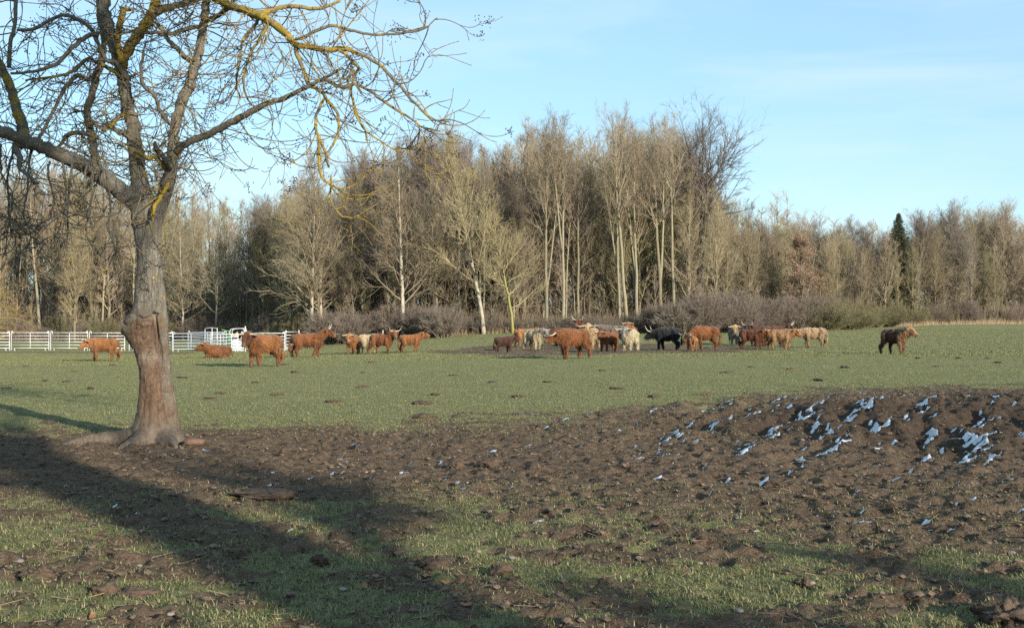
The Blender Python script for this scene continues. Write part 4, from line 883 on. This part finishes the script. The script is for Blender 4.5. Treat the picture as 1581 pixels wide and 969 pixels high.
# ------------------------------------------------------------------ white cattle fence and crush
WHITE = plain_mat("galvanised_white", (.40, .41, .42), (.66, .67, .68), 2.2, .45, .1)
BLUEW = plain_mat("galvanised_grey", (.27, .31, .36), (.42, .46, .50), 2.2, .45, .1)
GREEN = plain_mat("green_paint", (.02, .13, .06), (.04, .20, .09), 10, .5, .1)
def panel(x0, y0, x1, y1, label, mat=WHITE, h=1.42, rails=6, mids=(.5,)):
    z0, z1 = ground_z(x0, y0), ground_z(x1, y1); L = math.hypot(x1 - x0, y1 - y0); ang = math.atan2(y1 - y0, x1 - x0); zb = (z0 + z1) / 2
    r = thing("metal_fence", label, "metal fence", (x0, y0, zb), ang, "white metal fence panels of the cattle pen")
    lo = .20; fr = Acc(); f2 = Acc(); e = .03; c = .10
    fr.tube(catmull([(e, 0, 0), (e, 0, .3), (e, 0, h - .25), (e, 0, h - .02), (e + c * .4, 0, h + .10), (e + c * 1.3, 0, h + .04), (e + c * 1.4, 0, h - .10)], 26), .026, 7)
    f2.tube(catmull([(L - e, 0, 0), (L - e, 0, .3), (L - e, 0, h - .25), (L - e, 0, h - .02), (L - e - c * .4, 0, h + .10), (L - e - c * 1.3, 0, h + .04), (L - e - c * 1.4, 0, h - .10)], 26), .026, 7)
    link("end_frame", fr.mesh("end_frame", [mat]), r); link("end_frame", f2.mesh("end_frame", [mat]), r)
    for k in range(rails):
        z = lo + (h - lo - .02) * k / (rails - 1); a = Acc(); a.tube([(e, 0, z), (L / 2, 0, z), (L - e, 0, z)], .028 if k in (0, rails - 1) else .023, 7); link("rail", a.mesh("rail", [mat]), r)
    for m in mids:
        a = Acc(); a.tube([(L * m, .03, lo), (L * m, .03, h)], .024, 7); link("upright", a.mesh("upright", [mat]), r)
    for m in (.10, .90):
        a = Acc(); a.tube([(L * m, 0, 0), (L * m, 0, lo)], .022, 7); a.tube([(L * m - .07, 0, .012), (L * m + .07, 0, .012)], .02, 6); link("foot", a.mesh("foot", [mat]), r)
    return r
def fence():
    Y = 91.4
    def X(px, y=Y): return (px - W0) / (F / y)
    labs = ["white metal rail panel cut by the left frame edge", "white metal rail panel just right of the one at the frame edge", "white metal rail panel left of the ginger cow by the fence", "white metal rail panel partly behind the ginger cow", "short white panel end passing behind the big tree trunk"]
    ed = [-45, 16, 77, 137, 194]
    for i in range(4): panel(X(ed[i]) + .04, Y, X(ed[i + 1]) - .04, Y, labs[i])
    panel(X(-106) + .04, Y, X(-45) - .04, Y, "white rail panel running out of view to the left")
    panel(X(199), Y, X(267), Y, labs[4])
    panel(X(278), 89.5, X(346, 93), 93, "greyish rail panel swung back as a gate before the crush", BLUEW, mids=(.35, .7)); panel(X(325, 89.6), 89.6, X(368, 89.6), 89.6, "white rail panel beside the lying cow", mids=(.35, .75))
    panel(X(372, 89.4), 89.4, X(440, 89.0), 89.0, "white rail panel behind the wide horned cow")
    panel(X(441, 89.0), 89.0, X(441, 89.0) + .5, 92.0, "white rail panel turned end on at the end of the fence", mids=())
    panel(X(290, 95), 95, X(350, 95), 95, "greyish rail panel at the back of the pen", BLUEW)
    # crush
    x, y = X(362, 91.2), 91.2; z = ground_z(x, y); r = thing("cattle_crush", "white and green cattle crush standing behind the pen panels", "cattle crush", (x, y, z))
    def bar(name, P, rad, m, n=16, s=8): a = Acc(); a.tube(catmull(P, n) if len(P) > 2 else P, rad, s); link(name, a.mesh(name, [m]), r)
    for sx in (-1.35, -1.75, -2.3): bar("post", [(sx, 0, 0), (sx, 0, 1.85 if sx > -2 else 1.75)], .03, WHITE if sx > -2 else BLUEW)
    bar("head_bar", [(-2.3, 0, 1.8), (-1.8, 0, 1.86), (-1.35, 0, 1.8)], .022, BLUEW)
    bar("hoop", [(-.35, 0, 1.2), (-.35, 0, 1.62), (-.15, 0, 1.76), (.55, 0, 1.80), (.75, 0, 1.68), (.75, 0, 1.2)], .028, WHITE, 30); bar("hoop", [(-.35, .8, 1.2), (-.35, .8, 1.62), (-.15, .8, 1.76), (.55, .8, 1.80), (.75, .8, 1.68), (.75, .8, 1.2)], .028, WHITE, 30)
    bar("post", [(.85, 0, 0), (.85, 0, 1.98)], .05, WHITE); bar("lever", [(-1.0, 0, 1.72), (-.6, 0, 1.62), (-.2, 0, 1.55)], .03, plain_mat("bright_green", (.08, .32, .06), (.12, .40, .09), 9, .5, 0))
    for k in range(4): bar("side_rail", [(-.4, 0, .45 + .25 * k), (.85, 0, .45 + .25 * k)], .035, WHITE)
    def slab(name, x0, x1, z0, z1, d, m, seed=0):
        g = rng(seed + 3); n = 9; u, w = np.meshgrid(np.linspace(x0, x1, n), np.linspace(z0, z1, n)); dy = .02 * g.standard_normal(u.shape) if seed else 0 * u
        V = np.concatenate([np.stack([u, d + dy, w], -1).reshape(-1, 3), np.stack([u, d + .04 + dy, w], -1).reshape(-1, 3)]); q = []
        for i in range(n - 1):
            for j in range(n - 1): b = i * n + j; q += [[b, b + 1, b + n + 1, b + n], [b + n * n, b + n * n + n, b + n * n + n + 1, b + n * n + 1]]
            q += [[i, i + n * n, i + 1 + n * n, i + 1], [(n - 1) * n + i, (n - 1) * n + i + 1, n * n + (n - 1) * n + i + 1, n * n + (n - 1) * n + i], [i * n, (i + 1) * n, n * n + (i + 1) * n, n * n + i * n], [i * n + n - 1, n * n + i * n + n - 1, n * n + (i + 1) * n + n - 1, (i + 1) * n + n - 1]]
        link(name, mesh_np(name, V, q, None, [m]), r)
    slab("side_plate", -.62, -.32, .15, 1.35, .10, GREEN); slab("white_sheet", -.2, .75, .05, .85, -.10, WHITE, 5)
    wood_m = plain_mat("weathered_wood", (.30, .25, .19), (.42, .36, .28), 9, .9, .4)
    for px, py, ppm, h, lab in [(591, 517, 20, .95, "short weathered post standing beyond the red cows"), (1487, 499, 14.4, .62, "little pale marker post at the foot of the far wood"), (1054, 516, 19.5, .9, "thin pale post between the black and the red cow")]:
        x, y, z = at(px, ppm); a = Acc(); a.tube([(0, 0, -.1), (0, 0, h * .6), (.01, 0, h), (.01, 0, h + .02)], [.06, .055, .055, .02], 8); o = link("fence_post", a.mesh("fence_post", [wood_m]), None, (x, y, z)); tag(o, lab, "post")
fence()

# ------------------------------------------------------------------ highland cattle
def coat_mat():
    m, t, p = new_mat("shaggy_coat"); c = attr(t, 'coat').outputs['Color']; v = objvec(t, (1, 1, .4))
    n1 = noise(t, v, 5, 6, .75, .3, .7); n2 = noise(t, v, 26, 4, .7, .3, .7)
    mr = N(t, "ShaderNodeMapRange", {'Value': n1, 'To Min': .55, 'To Max': 1.3}); mr2 = N(t, "ShaderNodeMapRange", {'Value': n2, 'To Min': .7, 'To Max': 1.25})
    k = N(t, "ShaderNodeMath", {0: mr.outputs['Result'], 1: mr2.outputs['Result']}, operation='MULTIPLY')
    hs = N(t, "ShaderNodeHueSaturation", {'Value': k.outputs[0], 'Color': c}); t.links.new(hs.outputs['Color'], p.inputs['Base Color'])
    p.inputs['Roughness'].default_value = .85; p.inputs['Specular IOR Level'].default_value = .2; p.inputs['Sheen Weight'].default_value = .15
    bump(t, p, n2, .5, .04); return m
COAT = coat_mat()
def horn_mat():
    m, t, p = new_mat("horn"); a = attr(t, 'tone').outputs['Fac']; t.links.new(mixc(t, a, (.46, .39, .29), (.08, .06, .05)), p.inputs['Base Color']); p.inputs['Roughness'].default_value = .45; return m
HORN = horn_mat(); EYE = plain_mat("eye", (.012, .009, .008), (.02, .016, .013), 9, .2, 0); TAG = plain_mat("yellow_tag", (.75, .55, .05), (.80, .60, .08), 9, .5, 0)
COL_ = {'ginger': (.225, .090, .030), 'light': (.29, .13, .05), 'red': (.100, .034, .015), 'rust': (.178, .066, .023), 'dark': (.062, .025, .015), 'cream': (.43, .345, .21), 'white': (.45, .38, .245), 'blond': (.36, .25, .135), 'grey': (.19, .165, .14), 'black': (.016, .014, .014), 'tan': (.26, .15, .075), 'pale': (.34, .225, .13), 'dun': (.14, .105, .08)}
def cow(px, py, ppm, head_deg, H, col, label, yaw=0, pitch=-25, hz=.0, horns='wide', hl=1.0, face=None, front=None, lying=False, calf=False, seed=0, tag_=False, dyaw=0, name="cow", graze=0.0, fat=1.0, XL=.88):
    g = rng(1000 + seed); s = H / 1.2
    x, y, z = at(px, ppm)
    r = thing(name, label, "cow" if not calf else "calf", (x, y, z), R(head_deg), "highland cattle on the pasture")
    E = []; lo = -.46 if lying else 0.0
    def el(c, q): E.append((np.array(c, float) * [XL, 1, 1], np.array(q, float) * [XL, 1, 1]))
    def seg(a, b, ra, rb, n=7):
        for u in np.linspace(0, 1, n): el(np.array(a) * (1 - u) + np.array(b) * u, np.full(3, ra * (1 - u) + rb * u))
    f = fat
    el((.36, 0, .84 + lo), (.33, .27 * f, .33)); el((.0, 0, .84 + lo), (.42, .30 * f, .32)); el((-.46, 0, .87 + lo), (.33, .265 * f, .29)); el((.28, 0, 1.0 + lo), (.30, .16, .18)); el((-.25, 0, 1.0 + lo), (.5, .17, .14)); el((-.05, 0, .71 + lo), (.50, .23 * f, .17)); el((.52, 0, .72 + lo), (.19, .18, .25)); el((-.70, 0, .92 + lo), (.12, .19, .20))
    if not lying:
        for sy in (-1, 1):
            dx = (.11 if sy * (1 if seed % 2 else -1) > 0 else -.10) + g.normal(0, .04); seg((.38, .16 * sy, .78), (.41 + dx * .5, .165 * sy, .38), .145, .082); seg((.41 + dx * .5, .165 * sy, .38), (.40 + dx, .165 * sy, .05), .076, .060)
            dx = (-.13 if sy * (1 if seed % 2 else -1) > 0 else .11) + g.normal(0, .05); seg((-.53, .15 * sy, .84), (-.45 + dx * .4, .19 * sy, .58), .20, .135); seg((-.45 + dx * .4, .19 * sy, .58), (-.66 + dx, .18 * sy, .38), .120, .074); seg((-.66 + dx, .18 * sy, .38), (-.61 + dx, .18 * sy, .05), .070, .060)
        seg((-.80, 0, 1.0), (-.88, .02, .72), .055, .04, 6); seg((-.88, .02, .72), (-.86, .04, .38), .045, .07, 6)
    else:
        for sy in (-1, 1):
            seg((.38, .20 * sy, .30), (.62, .24 * sy, .10), .14, .09); seg((.62, .24 * sy, .10), (.40, .28 * sy, .07), .09, .07); seg((-.5, .22 * sy, .30), (-.15, .34 * sy, .13), .2, .11); seg((-.15, .34 * sy, .13), (-.5, .36 * sy, .08), .10, .07)
        el((0, 0, .26), (.75, .36, .26)); seg((-.80, 0, .5), (-.95, .1, .08), .05, .05, 8)
    # neck and head
    ya = R(yaw); hb = np.array([.80 + .10 * math.cos(ya) - .06 * abs(math.sin(ya)) + .06 * graze, .20 * math.sin(ya), 1.02 + lo * .8 + hz - .52 * graze])
    hk = 1.03 if not calf else 1.15
    pd = R(pitch); hd = np.array([math.cos(ya + R(dyaw)) * math.cos(pd), math.sin(ya + R(dyaw)) * math.cos(pd), math.sin(pd)])
    hb = hb * [XL, 1, 1]; XL = 1.0
    sd = np.cross([0, 0, 1], hd); sd /= np.linalg.norm(sd); up = np.cross(hd, sd)
    seg((.40, 0, .92 + lo), hb - hd * .05, .26, .165 * hk, 9); seg((.45, 0, .78 + lo), hb - [.05, 0, .10], .20, .13, 7)
    seg(hb, hb + hd * .17 * hk, .145 * hk, .125 * hk, 5); seg(hb + hd * .17 * hk, hb + hd * .37 * hk - up * .02, .12 * hk, .088 * hk, 6); seg(hb + hd * .10 - up * .07, hb + hd * .32 * hk - up * .06, .09, .075, 5); el(hb + up * .07 + hd * .02, (.11, .11, .09))
    V, Q = sphere_cloud(E); V *= s; V, Nn, q, t = remesh(V, Q, .030 * s, 2)
    V = V + Nn * ((fbm(V[:, 0] * 14 / s + V[:, 1] * 9 / s, V[:, 2] * 9 / s + V[:, 1] * 6 / s, 3, seed + 3) - .5) * .075 * s)[:, None]
    Vs = V / s; base = np.array(COL_[col]); C = np.tile(base, (len(V), 1)); 
    def blend(w, c): nonlocal C; C = C * (1 - w[:, None]) + np.array(c) * w[:, None]
    if front: blend(sst(.1, .5, Vs[:, 0] + .25 * (fbm(Vs[:, 1] * 4, Vs[:, 2] * 4, 2, seed) - .5)), COL_[front])
    blend(.35 * sst(.45, .62, fbm(Vs[:, 0] * 2.2 + seed, Vs[:, 2] * 2.2, 3, seed + 9)), base * .55)
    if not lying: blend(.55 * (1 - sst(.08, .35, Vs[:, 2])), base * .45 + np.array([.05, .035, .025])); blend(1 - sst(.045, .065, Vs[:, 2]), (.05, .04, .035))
    dh = np.linalg.norm(Vs - hb, axis=1); al = (Vs - hb) @ hd
    if face: blend(1 - sst(.2, .30, np.minimum(dh, np.linalg.norm(Vs - hb - hd * .2, axis=1))), COL_[face])
    blend(.85 * sst(.36 * hk, .42 * hk, al) * (dh < .6), base * .35 + np.array([.15, .10, .08]))
    nostril = np.minimum(*[np.linalg.norm(Vs - (hb + hd * .45 * hk + sd * .04 * k), axis=1) for k in (-1, 1)]); blend(1 - sst(.015, .035, nostril), (.03, .02, .02))
    C = np.clip(C, .004, .9)
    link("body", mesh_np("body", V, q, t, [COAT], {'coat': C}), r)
    # long hair standing off the outline, combed downward
    m = 5200; idx = g.integers(0, len(V), m); k = (Vs[idx, 2] > .15); idx = idx[k]; m = len(idx); P = V[idx]; Nv = Nn[idx]
    D = Nv * .40 + np.array([-.12, 0, -.75]) + g.normal(0, .12, (m, 3)); D /= np.linalg.norm(D, axis=1)[:, None]; W = np.cross(D, Nv + 1e-3); W /= np.linalg.norm(W, axis=1)[:, None] + 1e-9
    low = np.clip(1.15 - Vs[idx, 2], .3, 1); L = (.05 + .12 * g.random(m) * low) * s; wd = .013 * s
    tri = np.stack([P + W * wd - Nv * .01, P - W * wd - Nv * .01, P + D * L[:, None]], 1).reshape(-1, 3)
    sh = np.repeat((.6 + .75 * g.random(m))[:, None], 3, 0)
    o = link("hair", mesh_np("hair", tri, None, np.arange(3 * m).reshape(-1, 3), [COAT], {'coat': np.clip(np.repeat(C[idx], 3, 0) * sh, .004, .9)}), r); o['kind'] = 'stuff'
    if not calf:
        fl = 130; c = hb + up * .13 + hd * .04; P = c + sd * g.normal(0, .06, fl)[:, None] + hd * (.03 * g.random(fl))[:, None]; D = hd * .9 - up * .25 + sd * g.normal(0, .25, fl)[:, None] + np.array([0, 0, -.4]); D /= np.linalg.norm(D, axis=1)[:, None]
        a = Acc(); a.frusta(P * s, (P + D * (.14 + .15 * g.random(fl))[:, None] + up * .03) * s, .014 * s, .004 * s, 0, 3); fc = np.array(COL_[face or front or col])
        VV = np.vstack(a.V); link("forelock", mesh_np("forelock", VV, np.vstack(a.q), None, [COAT], {'coat': np.tile(fc * .9, (len(VV), 1))}), r)
    for k in (-1, 1):
        b = hb + up * .06 + sd * .12 * k * hk - hd * .02; a = Acc(); a.tube(np.array([b, b + sd * .09 * k - up * .01, b + sd * .19 * k - up * .05, b + sd * .23 * k - up * .09]) * s, np.array([.03, .055, .045, .008]) * s * hk, 7); VV = np.vstack(a.V); c = np.array(COL_[face or front or col])
        e = link("ear", mesh_np("ear", VV, np.vstack(a.q), np.vstack(a.t), [COAT], {'coat': np.tile(c * .85, (len(VV), 1))}), r)
        if tag_ and k == 1: a = Acc(); p = (b + sd * .15 * k - up * .07 + hd * .05) * s; a.tube([p - hd * .006, p + hd * .006], [.045 * s] * 2, 8); link("ear_tag", a.mesh("ear_tag", [TAG]), r)
        a = Acc(); ep = (hb + hd * .16 * hk + sd * .115 * k * hk + up * .05) * s; a.tube([ep - sd * .02, ep, ep + sd * .02], [.008, .022 * s, .008], 7); link("eye", a.mesh("eye", [EYE]), r)
        if horns:
            b = hb + up * .105 + sd * .085 * k
            if horns == 'wide': pts = [b, b + sd * .16 * k + up * .0, b + sd * .34 * k + up * .02 + hd * .08, b + sd * .46 * k + up * .12 + hd * .12, b + sd * .52 * k + up * .24 + hd * .10]
            elif horns == 'up': pts = [b, b + sd * .12 * k + up * .02, b + sd * .25 * k + up * .10 + hd * .04, b + sd * .31 * k + up * .25 + hd * .03, b + sd * .33 * k + up * .40]
            elif horns == 'forward': pts = [b, b + sd * .14 * k, b + sd * .26 * k + hd * .14, b + sd * .26 * k + hd * .32 + up * .04, b + sd * .20 * k + hd * .42 + up * .12]
            else: pts = [b, b + sd * .08 * k, b + sd * .14 * k + up * .03, b + sd * .18 * k + up * .08]
            pts = np.array(pts); pts = b + (pts - b) * hl * .88; a = Acc(); n = 14; a.tube(catmull(pts, n) * s, np.linspace(.034, .007, n) * s * (1 if horns != 'stub' else .8), 8, sst(.72, 1.0, np.linspace(0, 1, n))); link("horn", a.mesh("horn", [HORN]), r)
    return r
HERD = [
 dict(px=160, py=557, ppm=34, head_deg=200, H=1.10, col='ginger', label="ginger cow with short horns walking along the white fence", yaw=12, pitch=-30, hz=-.08, horns='wide', hl=.75, front='light'),  # paler front colour stands for the light falling on it
 dict(px=336, py=549, ppm=31, head_deg=188, H=1.10, col='rust', label="red cow lying down on the grass before the white panels", yaw=15, pitch=-20, hz=.02, lying=True, horns='wide', hl=.6),
 dict(px=408, py=565, ppm=42, head_deg=226, H=1.24, col='ginger', label="large ginger cow with wide pale horns turned to the camera near the pen", yaw=30, pitch=-42, hz=.06, horns='wide', hl=1.15, front='rust', face='red'),  # dark face colour carries the shade on the head
 dict(px=476, py=551, ppm=33, head_deg=8, H=1.16, col='rust', label="long bodied red cow facing right with upswept horns, beside the fence end", XL=1.02, yaw=-6, pitch=-22, hz=.22, horns='up', hl=.95),
 dict(px=545, py=547, ppm=28.5, head_deg=262, H=1.10, col='ginger', label="ginger cow facing the camera with sideways horns, next to the grey white rump", yaw=0, pitch=-48, hz=.06, horns='wide', hl=.7, face='light'),
 dict(px=572, py=546, ppm=27.6, head_deg=12, H=1.12, col='cream', label="greyish white cow half hidden behind the red cow", yaw=0, hz=-.15, horns='up', hl=.6),
 dict(px=590, py=547, ppm=29, head_deg=-14, H=1.12, col='rust', label="red cow with its horned head turned back to the camera", yaw=-42, pitch=-38, hz=.20, horns='up', hl=1.0),
 dict(px=634, py=545, ppm=28, head_deg=12, H=1.04, col='ginger', label="hornless ginger young cow with a yellow ear tag behind the horned red one", yaw=-6, pitch=-12, hz=.14, horns=None, tag_=True, fat=.9),
 dict(px=778, py=543, ppm=31.5, head_deg=25, H=.82, col='dark', label="small dark brown calf at the left end of the herd", yaw=10, pitch=-15, hz=.02, horns=None, calf=True, fat=.9),
 dict(px=812, py=531, ppm=26, head_deg=4, H=1.14, col='light', label="pale ginger cow standing behind the cream cow", yaw=0, hz=.02, horns='wide', hl=.8),
 dict(px=824, py=539, ppm=29.5, head_deg=-52, H=1.14, col='cream', label="cream cow with a shaggy lit chest beside the dark calf", yaw=22, pitch=-38, hz=.04, horns='wide', hl=.7, face='grey'),
 dict(px=884, py=552, ppm=40, head_deg=212, H=1.22, col='rust', label="big red cow broadside in front of the herd with its head lowered to the left", yaw=-16, pitch=-28, hz=-.13, horns='forward', hl=.95),
 dict(px=868, py=533, ppm=26, head_deg=176, H=1.16, col='red', label="dark red cow of which only the back shows behind the big red one", yaw=0, hz=-.2, horns='wide', hl=.8),
 dict(px=914, py=539, ppm=29.5, head_deg=248, H=1.20, col='blond', label="blond cow facing the camera with long level horns in the middle of the herd", yaw=10, pitch=-45, hz=.16, horns='wide', hl=1.05, front='blond'),
 dict(px=905, py=533, ppm=25.5, head_deg=230, H=1.24, col='red', label="dark red cow with raised horns peering over the blond cow", yaw=10, pitch=-25, hz=.36, horns='up', hl=1.0),
 dict(px=948, py=534, ppm=27.5, head_deg=172, H=1.30, col='dun', label="big grey brown cow standing behind the reddish calf", yaw=0, hz=.0, horns='wide', hl=.9),
 dict(px=939, py=545, ppm=32, head_deg=225, H=1.0, col='rust', label="young red cow with short horns just left of the white cow", yaw=22, pitch=-38, hz=.05, horns='wide', hl=.5),
 dict(px=972, py=548, ppm=33, head_deg=246, H=1.16, col='white', label="white cow with a grey face and white horns at the front of the herd", yaw=6, pitch=-45, hz=.05, horns='wide', hl=.8, face='grey'),
 dict(px=973, py=534, ppm=26, head_deg=255, H=1.22, col='ginger', label="ginger cow hidden but for its head behind the white cow", yaw=0, pitch=-30, hz=.15, horns='wide', hl=.6),
 dict(px=1030, py=543, ppm=31, head_deg=156, H=1.18, col='black', label="black shaggy cow with an upturned pale horn", yaw=0, pitch=-30, hz=-.16, horns='up', hl=1.15),
 dict(px=1088, py=542, ppm=32, head_deg=194, H=1.22, col='rust', label="hunched red cow with its head down over the pale calf", yaw=8, pitch=-45, hz=-.20, horns='wide', hl=1.0, graze=.25),
 dict(px=1068, py=546, ppm=33, head_deg=97, H=.76, col='light', label="pale ginger calf seen from behind at the feet of the red cow", yaw=-30, hz=.0, horns=None, calf=True, tag_=True, fat=.8),
 dict(px=1133, py=532, ppm=26, head_deg=264, H=1.08, col='grey', label="grey cow with a blond face and level horns alone between two red ones", yaw=0, pitch=-55, hz=.12, horns='wide', hl=.85, face='blond'),
 dict(px=1161, py=544, ppm=31, head_deg=-30, H=1.06, col='red', label="dark red young cow with lit forelegs and short horns", yaw=-8, pitch=-35, hz=.02, horns='wide', hl=.45, face='rust'),
 dict(px=1196, py=536, ppm=28.5, head_deg=5, H=1.22, col='red', label="long dark red cow behind the tan one with raised curved horns", yaw=-25, pitch=-35, hz=.08, horns='up', hl=1.0, tag_=True, face='dark'),
 dict(px=1206, py=541, ppm=31, head_deg=-14, H=1.07, col='tan', label="tan cow in front of the long red cow with short pale horns", yaw=-16, pitch=-30, hz=.0, horns='wide', hl=.5, face='light'),
 dict(px=1256, py=534, ppm=28.5, head_deg=172, H=1.12, col='pale', label="pale tan cow seen broadside with its rump to the right", yaw=0, pitch=-30, hz=-.1, horns='wide', hl=.6),
 dict(px=1170, py=532, ppm=27, head_deg=215, H=1.20, col='dark', label="dark brown cow whose horns rise behind the dark red young one", yaw=10, pitch=-30, hz=.05, horns='up', hl=.95),
 dict(px=1382, py=545, ppm=36, head_deg=-56, H=1.12, col='dark', label="lone brown hornless young cow with a paler tan front on the open grass", yaw=14, pitch=-32, hz=.08, horns=None, front='tan', face='tan', tag_=False),  # tan front and dark flank put sun and shade into the coat
]
for i, c in enumerate(HERD): cow(seed=i, **c)

# ------------------------------------------------------------------ trees behind the viewer whose shade falls over the foreground
def shade_trees():
    d = np.array([SUNV[0], SUNV[1]]); d /= np.linalg.norm(d)
    tr, cr = grow_tree(seed=700, H=21., bole=.20, nlimb=22, limb_len=.26, elev=(18, 60), r0=.60, tw=(4, 4, 2), thin=1.5, wob=.008)
    p = np.array([-1.04, 6.43]) + d * 20
    r = thing("shade_tree", "broad old bare tree standing behind the viewer, shading the near ground", "tree", (p[0], p[1], ground_z(*p)), .4); link("trunk", tr.mesh("trunk", [B_DARK]), r); link("crown", cr.mesh("crown", [T_DARK]), r)
shade_trees()
def shade_bushes():  # unseen bushes, added to throw shade over the lowest ground
    g = rng(55); random.seed(3)
    for i, (x, y, w, h) in enumerate([(7.2, -3.6, 1.5, 2.75), (9.0, -3.0, 1.6, 2.8), (11.0, -3.3, 1.5, 2.75), (5.4, -4.4, 1.1, 2.5), (13.0, -2.6, 1.6, 2.6)]):
        tr, cr = grow_tree(seed=720 + i, H=h, bole=.06, nlimb=26, limb_len=.42, elev=(15, 75), r0=.05, tw=(4, 4, 2), fork=1, thin=.75)
        r = thing("shrub", "bare twiggy bush added unseen behind the viewer to shade the lowest grass", "shrub", (x, y, ground_z(x, y)), g.random() * 6, "bushes added behind the viewer for shade"); link("stems", tr.mesh("stems", [B_DARK]), r); link("crown", cr.mesh("crown", [T_DARK]), r)
shade_bushes()
